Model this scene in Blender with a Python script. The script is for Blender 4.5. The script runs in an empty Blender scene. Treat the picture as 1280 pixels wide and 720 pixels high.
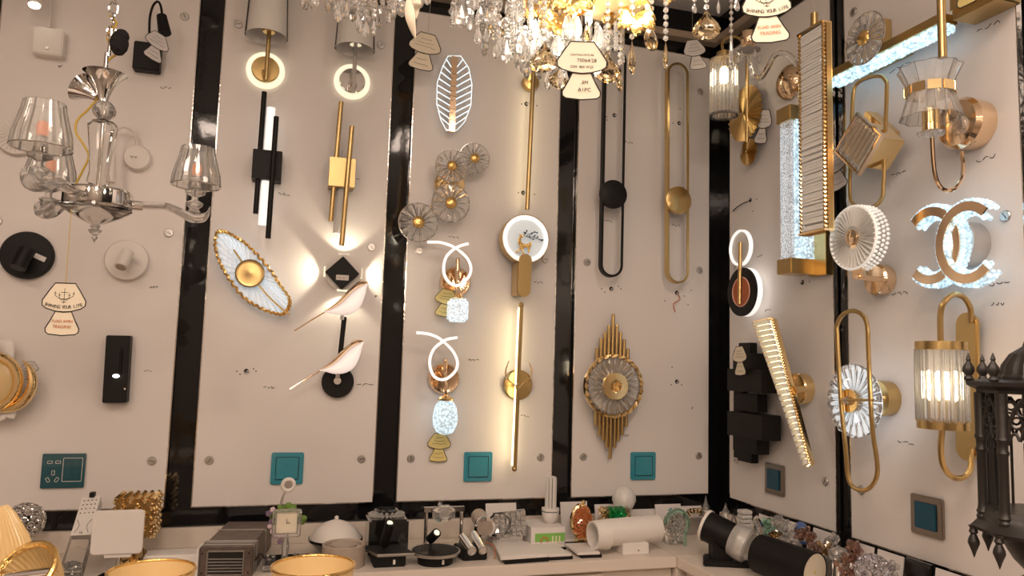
import bpy, bmesh, math, random
from math import pi, sin, cos, radians
from mathutils import Vector, Matrix, Quaternion
R = math.radians
C = bpy.context.scene.collection
SC = bpy.context.scene

# ---------------------------------------------------------------- camera
F_PX, PITCH, YAW, ROLL = 935.31, 0.09636, -0.28755, 0.02889
CAM = Vector((-1.4932, -2.4, 0.4534))
MCAM = Matrix.Rotation(YAW, 3, 'Z') @ Matrix.Rotation(PITCH, 3, 'X') @ Matrix.Rotation(-ROLL, 3, 'Y')
cd = bpy.data.cameras.new('camera'); cam = bpy.data.objects.new('camera', cd); C.objects.link(cam)
rgt, fwd, upv = MCAM @ Vector((1, 0, 0)), MCAM @ Vector((0, 1, 0)), MCAM @ Vector((0, 0, 1))
m3 = Matrix((rgt, upv, -fwd)).transposed()
cam.matrix_world = Matrix.Translation(CAM) @ m3.to_4x4()
cd.sensor_width = 36; cd.lens = 36 * F_PX / 1280; cd.clip_start = 0.05
SC.camera = cam

# ---------------------------------------------------------------- world, exposure, added room lights
w = bpy.data.worlds.new('world'); SC.world = w; w.use_nodes = True
w.node_tree.nodes['Background'].inputs[0].default_value = (1.0, 0.86, 0.74, 1)
w.node_tree.nodes['Background'].inputs[1].default_value = 0.25
SC.view_settings.view_transform = 'Standard'; SC.view_settings.look = 'None'
SC.view_settings.exposure = 0.15; SC.view_settings.gamma = 1; SC.view_settings.use_curve_mapping = False
SC.cycles.max_bounces = 10; SC.cycles.transmission_bounces = 8; SC.cycles.glossy_bounces = 5
SC.cycles.diffuse_bounces = 4; SC.cycles.transparent_max_bounces = 8
SC.cycles.sample_clamp_indirect = 6; SC.cycles.use_denoising = True; SC.cycles.caustics_refractive = True; SC.cycles.caustics_reflective = False
SC.cycles.blur_glossy = 0.4
ZTOP, ZC, ZFLOOR, ZCEIL = 1.6062, -0.115, -1.02, 1.785
def area(name, loc, size, power, col=(1, .785, .655), target=None):
    l = bpy.data.lights.new(name, 'AREA'); l.shape = 'SQUARE'; l.size = size; l.energy = power; l.color = col
    o = bpy.data.objects.new(name, l); C.objects.link(o); o.location = loc
    if target is not None:
        o.rotation_euler = (Vector(target) - Vector(loc)).to_track_quat('-Z', 'Y').to_euler()
    return o
ADDED_LIGHTS = [((-1.5, -2.7, ZCEIL - .06), .5, 13), ((-2.6, -1.9, ZCEIL - .06), .4, 9), ((-0.75, -1.9, ZCEIL - .06), .4, 9),
          ((-1.5, -3.8, ZCEIL - .06), .5, 12), ((-1.9, -2.1, ZCEIL - .06), .3, 5)]
for i, (l_, s_, p_) in enumerate(ADDED_LIGHTS):
    area('added_area_light', l_, s_, p_)  # unseen ceiling lamps, added to light the walls and counter

# ---------------------------------------------------------------- helpers
def ray(px, py):
    return MCAM @ Vector((px - 640, F_PX, -(py - 360)))
class MB:
    """collects shapes, then links them as one mesh"""
    def __init__(s): s.bm = bmesh.new()
    def quad(s, vs):
        v = [s.bm.verts.new(p) for p in vs]; return s.bm.faces.new(v)
    def box(s, c, sz, rot=None):
        m = Matrix.Translation(Vector(c))
        if rot is not None: m = m @ rot.to_4x4()
        m = m @ Matrix.Diagonal((sz[0], sz[1], sz[2], 1))
        bmesh.ops.create_cube(s.bm, size=1, matrix=m); return s
    def lathe(s, prof, o=(0, 0, 0), ax=(0, 0, 1), n=24, cap0=True, cap1=True, flute=0, fn=0):
        o = Vector(o); ax = Vector(ax).normalized(); q = Vector((0, 0, 1)).rotation_difference(ax)
        rings = []
        for r, h in prof:
            rg = []
            for i in range(n):
                a = 2 * pi * i / n
                rr = r * (1 + (flute * cos(fn * a) if fn else 0))
                rg.append(s.bm.verts.new(o + q @ Vector((rr * cos(a), rr * sin(a), h))))
            rings.append(rg)
        for a, b in zip(rings, rings[1:]):
            for i in range(n):
                s.bm.faces.new((a[i], a[(i + 1) % n], b[(i + 1) % n], b[i]))
        if cap0 and prof[0][0] > 1e-5: s.bm.faces.new(rings[0][::-1])
        if cap1 and prof[-1][0] > 1e-5: s.bm.faces.new(rings[-1])
        return s
    def cyl(s, a, b, r, r2=None, n=20):
        a, b = Vector(a), Vector(b)
        return s.lathe([(r, 0), (r if r2 is None else r2, (b - a).length)], a, b - a, n)
    def sph(s, c, r, n=16, sc=(1, 1, 1), rot=None, flat=False):
        m = Matrix.Translation(Vector(c))
        if rot is not None: m = m @ rot.to_4x4()
        m = m @ Matrix.Diagonal((sc[0], sc[1], sc[2], 1))
        if flat: bmesh.ops.create_icosphere(s.bm, subdivisions=1 if n < 12 else 2, radius=r, matrix=m)
        else: bmesh.ops.create_uvsphere(s.bm, u_segments=n, v_segments=max(6, n // 2), radius=r, matrix=m)
        return s
    def tube(s, pts, r, n=8, closed=False, sec=None, up=None):
        """sweep a circle (or section list of 2d points, x along side, y along up) along pts"""
        pts = [Vector(p) for p in pts]; N = len(pts); rings = []
        if sec is None: sec = [(r * cos(2 * pi * i / n), r * sin(2 * pi * i / n)) for i in range(n)]
        n = len(sec); prev = None
        for i, p in enumerate(pts):
            if closed: t = pts[(i + 1) % N] - pts[i - 1]
            else: t = pts[min(i + 1, N - 1)] - pts[max(i - 1, 0)]
            t.normalize()
            if up is not None: nn = Vector(up)
            elif prev is None: nn = Vector((0, 0, 1)) if abs(t.z) < .9 else Vector((0, 1, 0))
            else: nn = prev
            nn = (nn - t * nn.dot(t)).normalized(); prev = nn; bb = t.cross(nn)
            rings.append([s.bm.verts.new(p + bb * x + nn * y) for x, y in sec])
        M = N if closed else N - 1
        for k in range(M):
            a, b = rings[k], rings[(k + 1) % N]
            for i in range(n): s.bm.faces.new((a[i], a[(i + 1) % n], b[(i + 1) % n], b[i]))
        if not closed: s.bm.faces.new(rings[0][::-1]); s.bm.faces.new(rings[-1])
        return s
    def prism(s, poly, ext):
        """poly: planar 3d points, ext: extrusion vector"""
        ext = Vector(ext); a = [s.bm.verts.new(Vector(p)) for p in poly]; b = [s.bm.verts.new(Vector(p) + ext) for p in poly]
        n = len(a); s.bm.faces.new(a[::-1]); s.bm.faces.new(b)
        for i in range(n): s.bm.faces.new((a[i], a[(i + 1) % n], b[(i + 1) % n], b[i]))
        return s
    def loft(s, rings, cap=True):
        rr = [[s.bm.verts.new(Vector(p)) for p in r] for r in rings]; n = len(rr[0])
        for a, b in zip(rr, rr[1:]):
            for i in range(n): s.bm.faces.new((a[i], a[(i + 1) % n], b[(i + 1) % n], b[i]))
        if cap: s.bm.faces.new(rr[0][::-1]); s.bm.faces.new(rr[-1])
        return s
    def drop(s, top, L, r, n=6, flat=1.0, tw=0):
        """faceted hanging crystal drop"""
        t = Vector(top)
        prof = [(.0001, 0), (.35 * r, -.18 * L), (r, -.62 * L), (.72 * r, -.86 * L), (.0001, -L)]
        rings = []
        for k, (a, h) in enumerate(prof):
            rings.append([t + Vector((a * cos(2 * pi * i / n + tw), a * sin(2 * pi * i / n + tw) * flat, h)) for i in range(n)])
        return s.loft(rings, cap=False)
    def build(s, name, mat, parent=None, smooth=True, bevel=0, ang=35, seg=2):
        bmesh.ops.remove_doubles(s.bm, verts=s.bm.verts, dist=1e-6)
        bmesh.ops.dissolve_degenerate(s.bm, edges=s.bm.edges, dist=1e-7)
        bmesh.ops.recalc_face_normals(s.bm, faces=s.bm.faces)
        if bevel:
            es = [e for e in s.bm.edges if e.is_manifold and e.calc_face_angle(0) > R(40)]
            bmesh.ops.bevel(s.bm, geom=es, offset=bevel, segments=seg, affect='EDGES', clamp_overlap=True)
        me = bpy.data.meshes.new(name); s.bm.to_mesh(me); s.bm.free()
        me.materials.append(mat)
        if smooth:
            me.polygons.foreach_set('use_smooth', [True] * len(me.polygons))
            me.set_sharp_from_angle(angle=R(ang))
        o = bpy.data.objects.new(name, me); C.objects.link(o)
        if parent is not None: o.parent = parent.root if isinstance(parent, Thing) else parent
        return o
LABELS = {}
def tag(o, label, cat, group=None, kind=None):
    o['label'] = label; o['category'] = cat
    if group: o['group'] = group
    if kind: o['kind'] = kind
    return o
class Thing:
    """an Empty at the thing's base; p() turns a direction of sight into a point on the plane local y = -w"""
    def __init__(s, name, label, cat, where, px, py, group=None, rz=0, loc=None, stand=False, w=0):
        d = ray(px, py)
        if loc is not None: o = Vector(loc)
        elif where == 'back': o = CAM + d * ((-w - CAM.y) / d.y); rz = 0
        elif where == 'right': o = CAM + d * ((-w - CAM.x) / d.x); rz = -pi / 2
        elif where[0] == 'y': o = CAM + d * ((where[1] - CAM.y) / d.y)
        elif where[0] == 'x': o = CAM + d * ((where[1] - CAM.x) / d.x)
        elif where[0] == 'z': o = CAM + d * ((where[1] - CAM.z) / d.z)
        if stand: o.z = ZC if stand is True else stand
        s.o, s.rz = o, rz
        s.rot = Matrix.Rotation(rz, 3, 'Z'); s.inv = s.rot.transposed()
        s.k = (o - CAM).dot(fwd) / F_PX                       # metres per pixel at the thing
        s.root = bpy.data.objects.new(name, None); C.objects.link(s.root); s.root.location = o; s.root.rotation_euler = (0, 0, rz)
        s.root.empty_display_size = .03
        tag(s.root, label, cat, group)
    def p(s, px, py, w=0):
        d = s.inv @ ray(px, py); c = s.inv @ (CAM - s.o)
        return c + d * ((-w - c.y) / d.y)
    def pz(s, px, py, z):                                     # on the plane local z = z
        d = s.inv @ ray(px, py); c = s.inv @ (CAM - s.o)
        return c + d * ((z - c.z) / d.z)
def V(*a): return Vector(a)
def spline(pts, n=6, closed=False):
    pts = [Vector(p) for p in pts]; out = []; N = len(pts)
    for i in range(N if closed else N - 1):
        if closed: a, b, c, d = pts[i - 1], pts[i], pts[(i + 1) % N], pts[(i + 2) % N]
        else: a, b, c, d = pts[max(i - 1, 0)], pts[i], pts[i + 1], pts[min(i + 2, N - 1)]
        for k in range(n):
            t = k / n
            out.append(.5 * ((2 * b) + (c - a) * t + (2 * a - 5 * b + 4 * c - d) * t * t + (3 * b - a - 3 * c + d) * t ** 3))
    if not closed: out.append(pts[-1])
    return out
def circ(c, r, n=32, ax='y', a0=0, a1=2 * pi, rv=None):
    c = Vector(c); out = []; rv = rv or r
    full = abs(a1 - a0 - 2 * pi) < 1e-6
    for i in range(n if full else n + 1):
        a = a0 + (a1 - a0) * i / n
        out.append(c + (V(r * cos(a), 0, rv * sin(a)) if ax == 'y' else V(r * cos(a), rv * sin(a), 0)))
    return out
def stadium(ct, cb, r, n=14):
    """closed outline: half circle about ct (top), half circle about cb (bottom), in the plane facing local -y"""
    ct, cb = Vector(ct), Vector(cb); d = (ct - cb).normalized(); s_ = V(0, 1, 0).cross(d).normalized()
    out = [ct + s_ * (r * cos(a)) + d * (r * sin(a)) for a in [pi * i / n for i in range(n + 1)]]
    out += [cb + s_ * (r * cos(a)) + d * (r * sin(a)) for a in [pi + pi * i / n for i in range(n + 1)]]
    return out
def rrect(c, hw, hh, r, n=5):
    c = Vector(c); out = []
    for sx, sz, a in ((1, 1, 0), (-1, 1, pi / 2), (-1, -1, pi), (1, -1, 1.5 * pi)):
        for i in range(n + 1):
            b = a + pi / 2 * i / n
            out.append(c + V(sx * (hw - r) + r * cos(b), 0, sz * (hh - r) + r * sin(b)))
    return out

# ---------------------------------------------------------------- materials
def mat(name, col, rough=.5, metal=0, trans=0, emit=None, es=0, ior=1.5, coat=0, bump=None, alpha=1, vary=None, sheen=0, sss=0):
    m = bpy.data.materials.new(name); m.use_nodes = True; nt = m.node_tree; b = nt.nodes['Principled BSDF']
    b.inputs['Base Color'].default_value = (*col, 1); b.inputs['Roughness'].default_value = rough
    b.inputs['Metallic'].default_value = metal; b.inputs['Transmission Weight'].default_value = trans; b.inputs['IOR'].default_value = ior
    b.inputs['Coat Weight'].default_value = coat; b.inputs['Alpha'].default_value = alpha
    tc = nt.nodes.new('ShaderNodeTexCoord')
    if emit: b.inputs['Emission Color'].default_value = (*emit, 1); b.inputs['Emission Strength'].default_value = es
    if vary:                                   # (scale, amount) slow natural unevenness of the material itself
        n = nt.nodes.new('ShaderNodeTexNoise'); n.inputs['Scale'].default_value = vary[0]; n.inputs['Detail'].default_value = 4
        r = nt.nodes.new('ShaderNodeValToRGB'); a = vary[1]
        r.color_ramp.elements[0].position = .3; r.color_ramp.elements[1].position = .7
        r.color_ramp.elements[0].color = (*[c * (1 - a) for c in col], 1); r.color_ramp.elements[1].color = (*[min(1, c * (1 + a)) for c in col], 1)
        nt.links.new(tc.outputs['Object'], n.inputs['Vector']); nt.links.new(n.outputs['Fac'], r.inputs[0]); nt.links.new(r.outputs[0], b.inputs['Base Color'])
    if bump:                                   # (kind, scale, strength, distance)
        kind, sc, st, di = bump
        if kind == 'voronoi':
            n = nt.nodes.new('ShaderNodeTexVoronoi'); n.inputs['Scale'].default_value = sc; out = n.outputs['Distance']
        elif kind == 'wave':
            n = nt.nodes.new('ShaderNodeTexWave'); n.inputs['Scale'].default_value = sc; n.inputs['Distortion'].default_value = 1.5; out = n.outputs['Fac']
        else:
            n = nt.nodes.new('ShaderNodeTexNoise'); n.inputs['Scale'].default_value = sc; n.inputs['Detail'].default_value = 3; out = n.outputs['Fac']
        nt.links.new(tc.outputs['Object'], n.inputs['Vector'])
        bp = nt.nodes.new('ShaderNodeBump'); bp.inputs['Strength'].default_value = st; bp.inputs['Distance'].default_value = di
        nt.links.new(out, bp.inputs['Height']); nt.links.new(bp.outputs[0], b.inputs['Normal'])
    return m
def thin_glass(name, tint=(.97, .97, .96), refl=.02, milk=0, blend=.18):
    '''thin clear glass: mostly see-through with a Fresnel sheen'''
    m = bpy.data.materials.new(name); m.use_nodes = True; nt = m.node_tree; nt.nodes.remove(nt.nodes['Principled BSDF'])
    out = [n for n in nt.nodes if n.type == 'OUTPUT_MATERIAL'][0]
    tr = nt.nodes.new('ShaderNodeBsdfTransparent'); tr.inputs[0].default_value = (*tint, 1)
    gl = nt.nodes.new('ShaderNodeBsdfGlossy'); gl.inputs['Roughness'].default_value = .03
    fr = nt.nodes.new('ShaderNodeLayerWeight'); fr.inputs[0].default_value = blend
    ad = nt.nodes.new('ShaderNodeMath'); ad.operation = 'ADD'; ad.use_clamp = True; ad.inputs[1].default_value = refl
    mx = nt.nodes.new('ShaderNodeMixShader')
    nt.links.new(fr.outputs['Fresnel'], ad.inputs[0]); nt.links.new(ad.outputs[0], mx.inputs[0])
    src = tr.outputs[0]
    if milk:
        df = nt.nodes.new('ShaderNodeBsdfDiffuse'); df.inputs[0].default_value = (.95, .93, .9, 1); m2 = nt.nodes.new('ShaderNodeMixShader'); m2.inputs[0].default_value = milk
        nt.links.new(tr.outputs[0], m2.inputs[1]); nt.links.new(df.outputs[0], m2.inputs[2]); src = m2.outputs[0]
    nt.links.new(src, mx.inputs[1]); nt.links.new(gl.outputs[0], mx.inputs[2]); nt.links.new(mx.outputs[0], out.inputs[0])
    return m
def lit_crystal(name, glass, emit, es, scale, lo=.15, rough=.05):
    """crystal lit from inside by an LED: bubbles and facets glow unevenly"""
    m = mat(name, glass, rough, trans=.6, bump=('voronoi', scale, .8, .002)); nt = m.node_tree; b = nt.nodes['Principled BSDF']
    tc = nt.nodes.new('ShaderNodeTexCoord'); v = nt.nodes.new('ShaderNodeTexVoronoi'); v.inputs['Scale'].default_value = scale
    r = nt.nodes.new('ShaderNodeMapRange'); r.inputs[1].default_value = .1; r.inputs[2].default_value = .7
    r.inputs[3].default_value = es; r.inputs[4].default_value = es * lo
    nt.links.new(tc.outputs['Object'], v.inputs['Vector']); nt.links.new(v.outputs['Distance'], r.inputs[0])
    b.inputs['Emission Color'].default_value = (*emit, 1); nt.links.new(r.outputs[0], b.inputs['Emission Strength'])
    return m
WARM, COOL, NEUT = (1, .86, .62), (.72, .9, 1), (1, .95, .88)
M = dict(
    panel=mat('panel_acrylic', (.80, .76, .735), .38, vary=(1.3, .02)),
    panel_edge=mat('panel_polished_edge', (.75, .72, .68), .12, metal=1, bump=('noise', 60, .5, .002)),
    black=mat('black_wall_glass', (.006, .006, .007), .06, bump=('noise', 14, .035, .01)),
    ceiling=mat('ceiling_paint', (.82, .80, .80), .6, vary=(2, .02)),
    beam=mat('beam_paint', (.45, .36, .28), .5),
    wallp=mat('side_wall_paint', (.40, .35, .31), .5, vary=(1, .04)),
    floor=mat('floor_tile', (.30, .26, .23), .25, vary=(2, .1)),
    counter=mat('counter_laminate', (.74, .66, .58), .4, vary=(3, .03)),
    chrome=mat('chrome', (.8, .78, .76), .06, metal=1),
    steel=mat('brushed_steel', (.62, .6, .58), .3, metal=1),
    nickel=mat('bronze_nickel', (.36, .31, .27), .3, metal=1),
    brass=mat('brushed_brass', (.60, .43, .19), .28, metal=1, bump=('noise', 90, .05, .001)),
    gold=mat('polished_gold', (.92, .69, .36), .13, metal=1),
    rose=mat('rose_gold', (.90, .67, .45), .12, metal=1),
    orn=mat('gilt_casting', (.90, .60, .22), .25, metal=1, bump=('noise', 70, .6, .004)),
    foil=mat('crinkled_gold', (.95, .68, .28), .2, metal=1, bump=('wave', 40, .6, .003)),
    bk=mat('black_powder_coat', (.006, .0055, .0055), .5, ior=1.35),
    bkg=mat('black_gloss', (.008, .008, .008), .12, coat=1),
    iron=mat('cast_iron_black', (.022, .019, .017), .38, bump=('noise', 50, .3, .003)),
    white=mat('white_plastic', (.80, .76, .72), .4),
    taupe=mat('taupe_shade', (.42, .35, .29), .5, vary=(60, .06)),
    cloth=mat('white_lamp_shade', (.88, .86, .85), .4, coat=.3),
    teal=mat('teal_film_plate', (.04, .29, .38), .25, coat=.6),
    dteal=mat('dark_teal_plate', (.01, .085, .11), .2, coat=.6),
    dblue=mat('dark_blue_film', (.008, .075, .13), .35),
    paper=mat('tag_paper', (.84, .76, .60), .6),
    paperw=mat('tag_paper_white', (.74, .70, .68), .6),
    papery=mat('tag_paper_yellow', (.80, .66, .26), .5),
    ink=mat('black_ink', (.01, .01, .01), .6),
    red=mat('orange_print', (.55, .17, .06), .6),
    cord=mat('yellow_cord', (.62, .42, .06), .5),
    string=mat('thin_string', (.5, .44, .36), .6),
    milk=thin_glass('milky_glass', milk=.4, refl=.05), litbowl=mat('lit_honey_glass', (1, .78, .42), .25, trans=.2, emit=(1, .72, .32), es=.22),
    sleeve=thin_glass('glass_sleeve', milk=.05, refl=0.0, blend=.05),
    tglass=thin_glass('thin_glass'), shade=thin_glass('ribbed_shade_glass', milk=.16, refl=.04),
    softw=mat('soft_lit_acrylic', (.9, .88, .84), .4, emit=(1, .95, .86), es=.3),
    glass=mat('clear_glass', (.98, .98, .97), .0, trans=1, ior=1.48),
    crystal=mat('crystal', (1, .99, .97), .0, trans=.84, ior=1.62),
    amber=mat('amber_crystal', (1, .80, .50), .0, trans=1, ior=1.6),
    slab=mat('slab_crystal', (.97, .96, .93), .05, trans=.25, ior=1.5),
    frost=mat('frosted_diffuser', (.9, .88, .85), .5, trans=.3),
    ledw=mat('led_warm', (1, .95, .85), .5, emit=(1, .90, .62), es=.75),
    ledstrip=mat('led_strip', (1, .9, .7), .5, emit=(1, .80, .45), es=6),
    ledcool=mat('led_cool', (.9, .97, 1), .5, emit=(.75, .92, 1), es=.95),
    ledn=mat('led_neutral', (1, .98, .95), .5, emit=(1, .96, .9), es=.7),
    bird=mat('bird_diffuser', (1, .9, .86), .4, emit=(1, .84, .76), es=.5),
    feather=mat('feather_diffuser', (.92, .95, .98), .35, emit=(.7, .88, 1), es=.24, bump=('wave', 26, .5, .004)),
    moon=mat('ring_face', (.85, .92, .95), .4, emit=(.75, .9, .95), es=.22),
    bulb=mat('lit_bulb', (1, .9, .75), .3, emit=(1, .84, .58), es=22),
    candle=mat('lit_candle', (1, .9, .75), .3, emit=(1, .9, .72), es=6),
    orange=mat('orange_led_candle', (.7, .2, .08), .4, emit=(1, .3, .1), es=.25),
    cryscool=lit_crystal('cool_lit_crystal', (.85, .95, 1), (.62, .86, 1), .85, 120, .05),
    bublit=lit_crystal('bubble_lit_crystal', (.9, .95, .97), (.75, .9, 1), .75, 170, .1),
    bubble=lit_crystal('bubble_crystal', (.85, .88, .9), (.9, .95, 1), .45, 190, .0),
    cryswarm=lit_crystal('warm_lit_crystal', (1, .95, .8), (1, .85, .5), .75, 110, .10),
    green=mat('green_crystal', (.02, .45, .12), .02, trans=.6, ior=1.6),
    mint=mat('mint_crystal', (.55, .9, .72), .02, trans=.9, ior=1.6),
    orangec=mat('orange_crystal', (.95, .35, .12), .03, trans=.6, ior=1.6),
    brownc=mat('brown_crystal', (.72, .46, .36), .02, trans=.93, ior=1.6),
    iris=mat('iridescent_crystal', (.95, .93, 1), .02, trans=.95, ior=1.7),
    violet=mat('violet_petals', (.20, .14, .22), .6), leafg=mat('green_leaf', (.16, .28, .05), .5),
    pinkp=mat('pale_petals', (.7, .55, .6), .6),
    wood=mat('striped_grey_brown', (.12, .085, .07), .45, vary=(30, .3)),
    greenbox=mat('green_print', (.22, .5, .10), .5),
    blueg=mat('blue_glass', (.1, .2, .5), .1, trans=.4),
    amberbowl=mat('honey_ribbed_glass', (.93, .69, .35), .25, trans=.35, emit=(1, .6, .2), es=.03),
)
# ---------------------------------------------------------------- setting
def struct(name, mb, m, bevel=0):
    o = mb.build(name, m, None, bevel=bevel); o['kind'] = 'structure'; return o
XL, YF = -3.1, -4.6
struct('floor', MB().box(((XL + .05) / 2, (YF + .05) / 2, ZFLOOR - .05), (-XL + .25, -YF + .25, .1)), M['floor'])
struct('wall_back', MB().box(((XL + .1) / 2, .07, (ZFLOOR + ZCEIL) / 2), (-XL + .1, .1, ZCEIL - ZFLOOR)), M['black'])
struct('wall_right', MB().box((.07, (YF) / 2 + .01, (ZFLOOR + ZCEIL) / 2), (.1, -YF + .02, ZCEIL - ZFLOOR)), M['black'])
struct('wall_left', MB().box((XL - .05, YF / 2, (ZFLOOR + ZCEIL) / 2), (.1, -YF + .1, ZCEIL - ZFLOOR)), M['wallp'])
struct('wall_front', MB().box((XL / 2, YF - .05, (ZFLOOR + ZCEIL) / 2), (-XL + .2, .1, ZCEIL - ZFLOOR)), M['wallp'])
struct('ceiling', MB().box(((XL + .05) / 2, (YF + .05) / 2, ZCEIL + .05), (-XL + .25, -YF + .25, .1)), M['ceiling'])
struct('trim_1', MB().box((XL / 2, .0, 1.672), (-XL, .045, .026)), M['beam'], .002)
struct('trim_2', MB().box((.0, YF / 2 - .012, 1.672), (.045, -YF - .022, .026)), M['beam'], .002)
random.seed(4)
def scribble(mb, x, z, Lx, h, n=8, r=.0009, y=-.0006):
    pts = [V(x + Lx * i / n + random.uniform(-.3, .3) * Lx / n, y, z + random.uniform(-1, 1) * h / 2) for i in range(n + 1)]
    for i in range(0, n - 1, 3):
        mb.tube(spline(pts[i:i + 3], 3), r, 5)
PANEL_LABELS = []
def wall_panel(side, a, b, label, marks=(), z0=0, z1=ZTOP):
    """a..b along the wall; side back: x; side right: y (a nearer the corner)"""
    if side == 'back': t = Thing('wall_panel', label, 'wall panel', 'back', 0, 0, 'white display panels', loc=(a, 0, z0))
    else: t = Thing('wall_panel', label, 'wall panel', 'right', 0, 0, 'white display panels', loc=(0, a, z0), rz=-pi / 2)
    wd = abs(b - a); h = z1 - z0; e = .003
    MB().box((wd / 2, .007, h / 2), (wd - 2 * e, .014, h - 2 * e)).build('board', M['panel'], t, bevel=.001)
    m = MB()
    for c, s in (((e / 2, .0075, h / 2), (e, .014, h)), ((wd - e / 2, .0075, h / 2), (e, .014, h)), ((wd / 2, .0075, e / 2), (wd - 2 * e, .014, e)), ((wd / 2, .0075, h - e / 2), (wd - 2 * e, .014, e))): m.box(c, s)
    m.build('edge_strip', M['panel_edge'], t)
    for zz in (.135, .80, 1.47):
        for xx in (.042, wd - .042):
            o = MB().lathe([(.0125, 0), (.0125, .003), (.011, .0045), (.003, .005), (.0001, .0046)], (xx, 0, zz - z0), (0, -1, 0), 20).build('screw_cap', M['steel'], t)
            MB().box((xx, -.0052, zz - z0), (.015, .0008, .0015), Matrix.Rotation(random.uniform(0, 3), 3, 'Y')).build('screw_slot', M['ink'], o)
    m = MB()
    for px, py, L in marks:
        q = t.p(px, py, 0); scribble(m, q.x - L / 2, q.z, L, .008)
    if marks: m.build('handwriting', M['ink'], t, smooth=False)
    return t
bx = [-1.8094, -1.7389, -1.2133, -1.1433, -.6260, -.5569, -.0318]; ry = [-.0797, -.6104, -.6665, -1.1979]
wall_panel('back', -2.335, bx[0], 'white display panel behind the clear glass three-arm chandelier', [(207, 110, .03), (192, 359, .02), (185, 463, .02), (75, 83, .01)])
wall_panel('back', bx[1], bx[2], 'white display panel carrying the two bird lamps and the feather lamp', [(355, 243, .035), (442, 223, .035), (336, 484, .03), (456, 481, .05), (316, 380, .03), (470, 370, .006)])
wall_panel('back', bx[3], bx[4], 'white display panel carrying the deer ring light and curl lamps', [(567, 296, .035), (673, 353, .03), (592, 450, .035), (656, 520, .03)])
wall_panel('back', bx[5], bx[6], 'white display panel carrying the black and the gold oval loops', [(786, 178, .03), (760, 277, .03), (845, 282, .03), (783, 545, .02), (865, 510, .005)])
wall_panel('right', ry[0], ry[1], 'white display panel beside the corner carrying the black block lamp', [(950, 320, .03), (960, 388, .03)])
wall_panel('right', ry[2], ry[3], 'white display panel carrying the interlocked letter lamp', [(1125, 84, .07), (1235, 33, .06), (1232, 198, .05), (1123, 217, .05), (1125, 367, .05), (1250, 355, .05), (1247, 380, .03), (1132, 553, .05)])
wall_panel('right', -1.2585, -1.80, 'white display panel edge-on behind the black lantern', [])
# wiring holes left where lamps were taken down
def wire_hole(px, py, side, label, wires=True, dots=((-12, 0), (12, 0), (-8, 4), (9, -3))):
    t = Thing('wiring_hole', label, 'wiring hole', side, px, py, 'drilled wiring holes')
    MB().lathe([(.0075, 0), (.0075, .0008), (.0001, .0009)], (0, 0, 0), (0, -1, 0), 16).build('hole', M['ink'], t)
    for dx, dy in dots:
        q = t.p(px + dx, py + dy, 0); MB().lathe([(.0022, 0), (.0022, .0006), (.0001, .0007)], q, (0, -1, 0), 8).build('screw_hole', M['ink'], t)
    m = MB(); m.tube(spline([V(0, 0, 0), V(.006, -.008, .003), V(.002, -.012, -.006), V(-.005, -.006, -.002)], 4), .0012, 6)
    m.build('wire_end', M['paperw'], t)
    return t
wire_hole(308, 464, 'back', 'wiring hole with curled wire below the feather lamp')
wire_hole(658, 130, 'back', 'wiring hole beside the long brass bar, nearer its round mount', dots=((-6, 0), (13, 2)))
wire_hole(654, 241, 'back', 'wiring hole beside the long brass bar, just over the deer ring', dots=((-6, 0), (14, 2)))
wire_hole(768, 144, 'back', 'wiring hole inside the black oval loop', dots=((-10, 2), (-9, 6), (8, -6)))
wire_hole(849, 154, 'back', 'wiring hole inside the gold oval loop', dots=((-8, 0), (1, -18)))
wire_hole(764, 361, 'back', 'wiring hole right under the black oval loop')
wire_hole(846, 477, 'back', 'wiring hole level with the sunburst lamp', dots=((-7, 4), (6, 4), (-6, -18)))
t = wire_hole(846, 366, 'back', 'wiring hole with red wires hanging out under the gold loop', dots=((-15, 10), (9, 4), (18, -3), (14, 15)))
MB().tube(spline([t.p(846, 366, .002), t.p(850, 374, .01), t.p(842, 380, .008), t.p(844, 390, .006)], 5), .0016, 6).build('red_wire', M['red'], t)
t = wire_hole(938, 250, 'right', 'wiring hole with loose black wires on the panel beside the corner', dots=((8, -1), (3, 14)))
MB().tube(spline([V(0, 0, 0), V(-.05, -.01, -.01), V(-.10, -.004, -.02)], 5), .0018, 6).build('wire_end', M['ink'], t)
wire_hole(1003, 353, 'right', 'wiring hole under the bubble crystal bar lamp', dots=((9, -1),))

# switch plates
def switch(px, py, side, hw, hh, label, kind='teal'):
    t = Thing('wall_switch', label, 'light switch', side, px, py, 'wall switches')
    s = .047
    fm = M['teal'] if kind == 'teal' else M['nickel']
    MB().prism(rrect((0, 0, 0), s, s, .006), (0, -.009, 0)).build('plate', fm, t, bevel=.0015)
    MB().prism(rrect((0, -.009, 0), s * .66, s * .66, .003), (0, -.004, 0)).build('rocker', M['teal'] if kind == 'teal' else M['dblue'], t, bevel=.001)
    if kind == 'teal':
        m = MB(); m.tube(rrect((0, -.0093, 0), s * .71, s * .71, .003, 3), .0008, 5, closed=True); m.build('groove', M['ink'], t)
    return t
switch(359, 585, 'back', 17, 16, 'teal film covered light switch above the flower lamp')
switch(597, 583, 'back', 15, 15, 'teal film covered light switch near the antler bar')
switch(803, 582, 'back', 14, 14, 'teal film covered light switch below the sunburst lamp')
switch(970, 599, 'right', 10, 16, 'steel rimmed light switch with blue rocker beside the black block lamp', 'steel')
switch(1161, 645, 'right', 17, 22, 'steel rimmed light switch with dark blue rocker near the lantern', 'steel')
t = Thing('power_socket', 'dark teal glass socket plate with two rockers', 'socket', 'back', 80, 588)
MB().prism(rrect((0, 0, 0), .054, .047, .003), (0, -.009, 0)).build('plate', M['dteal'], t, bevel=.001)
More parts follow.
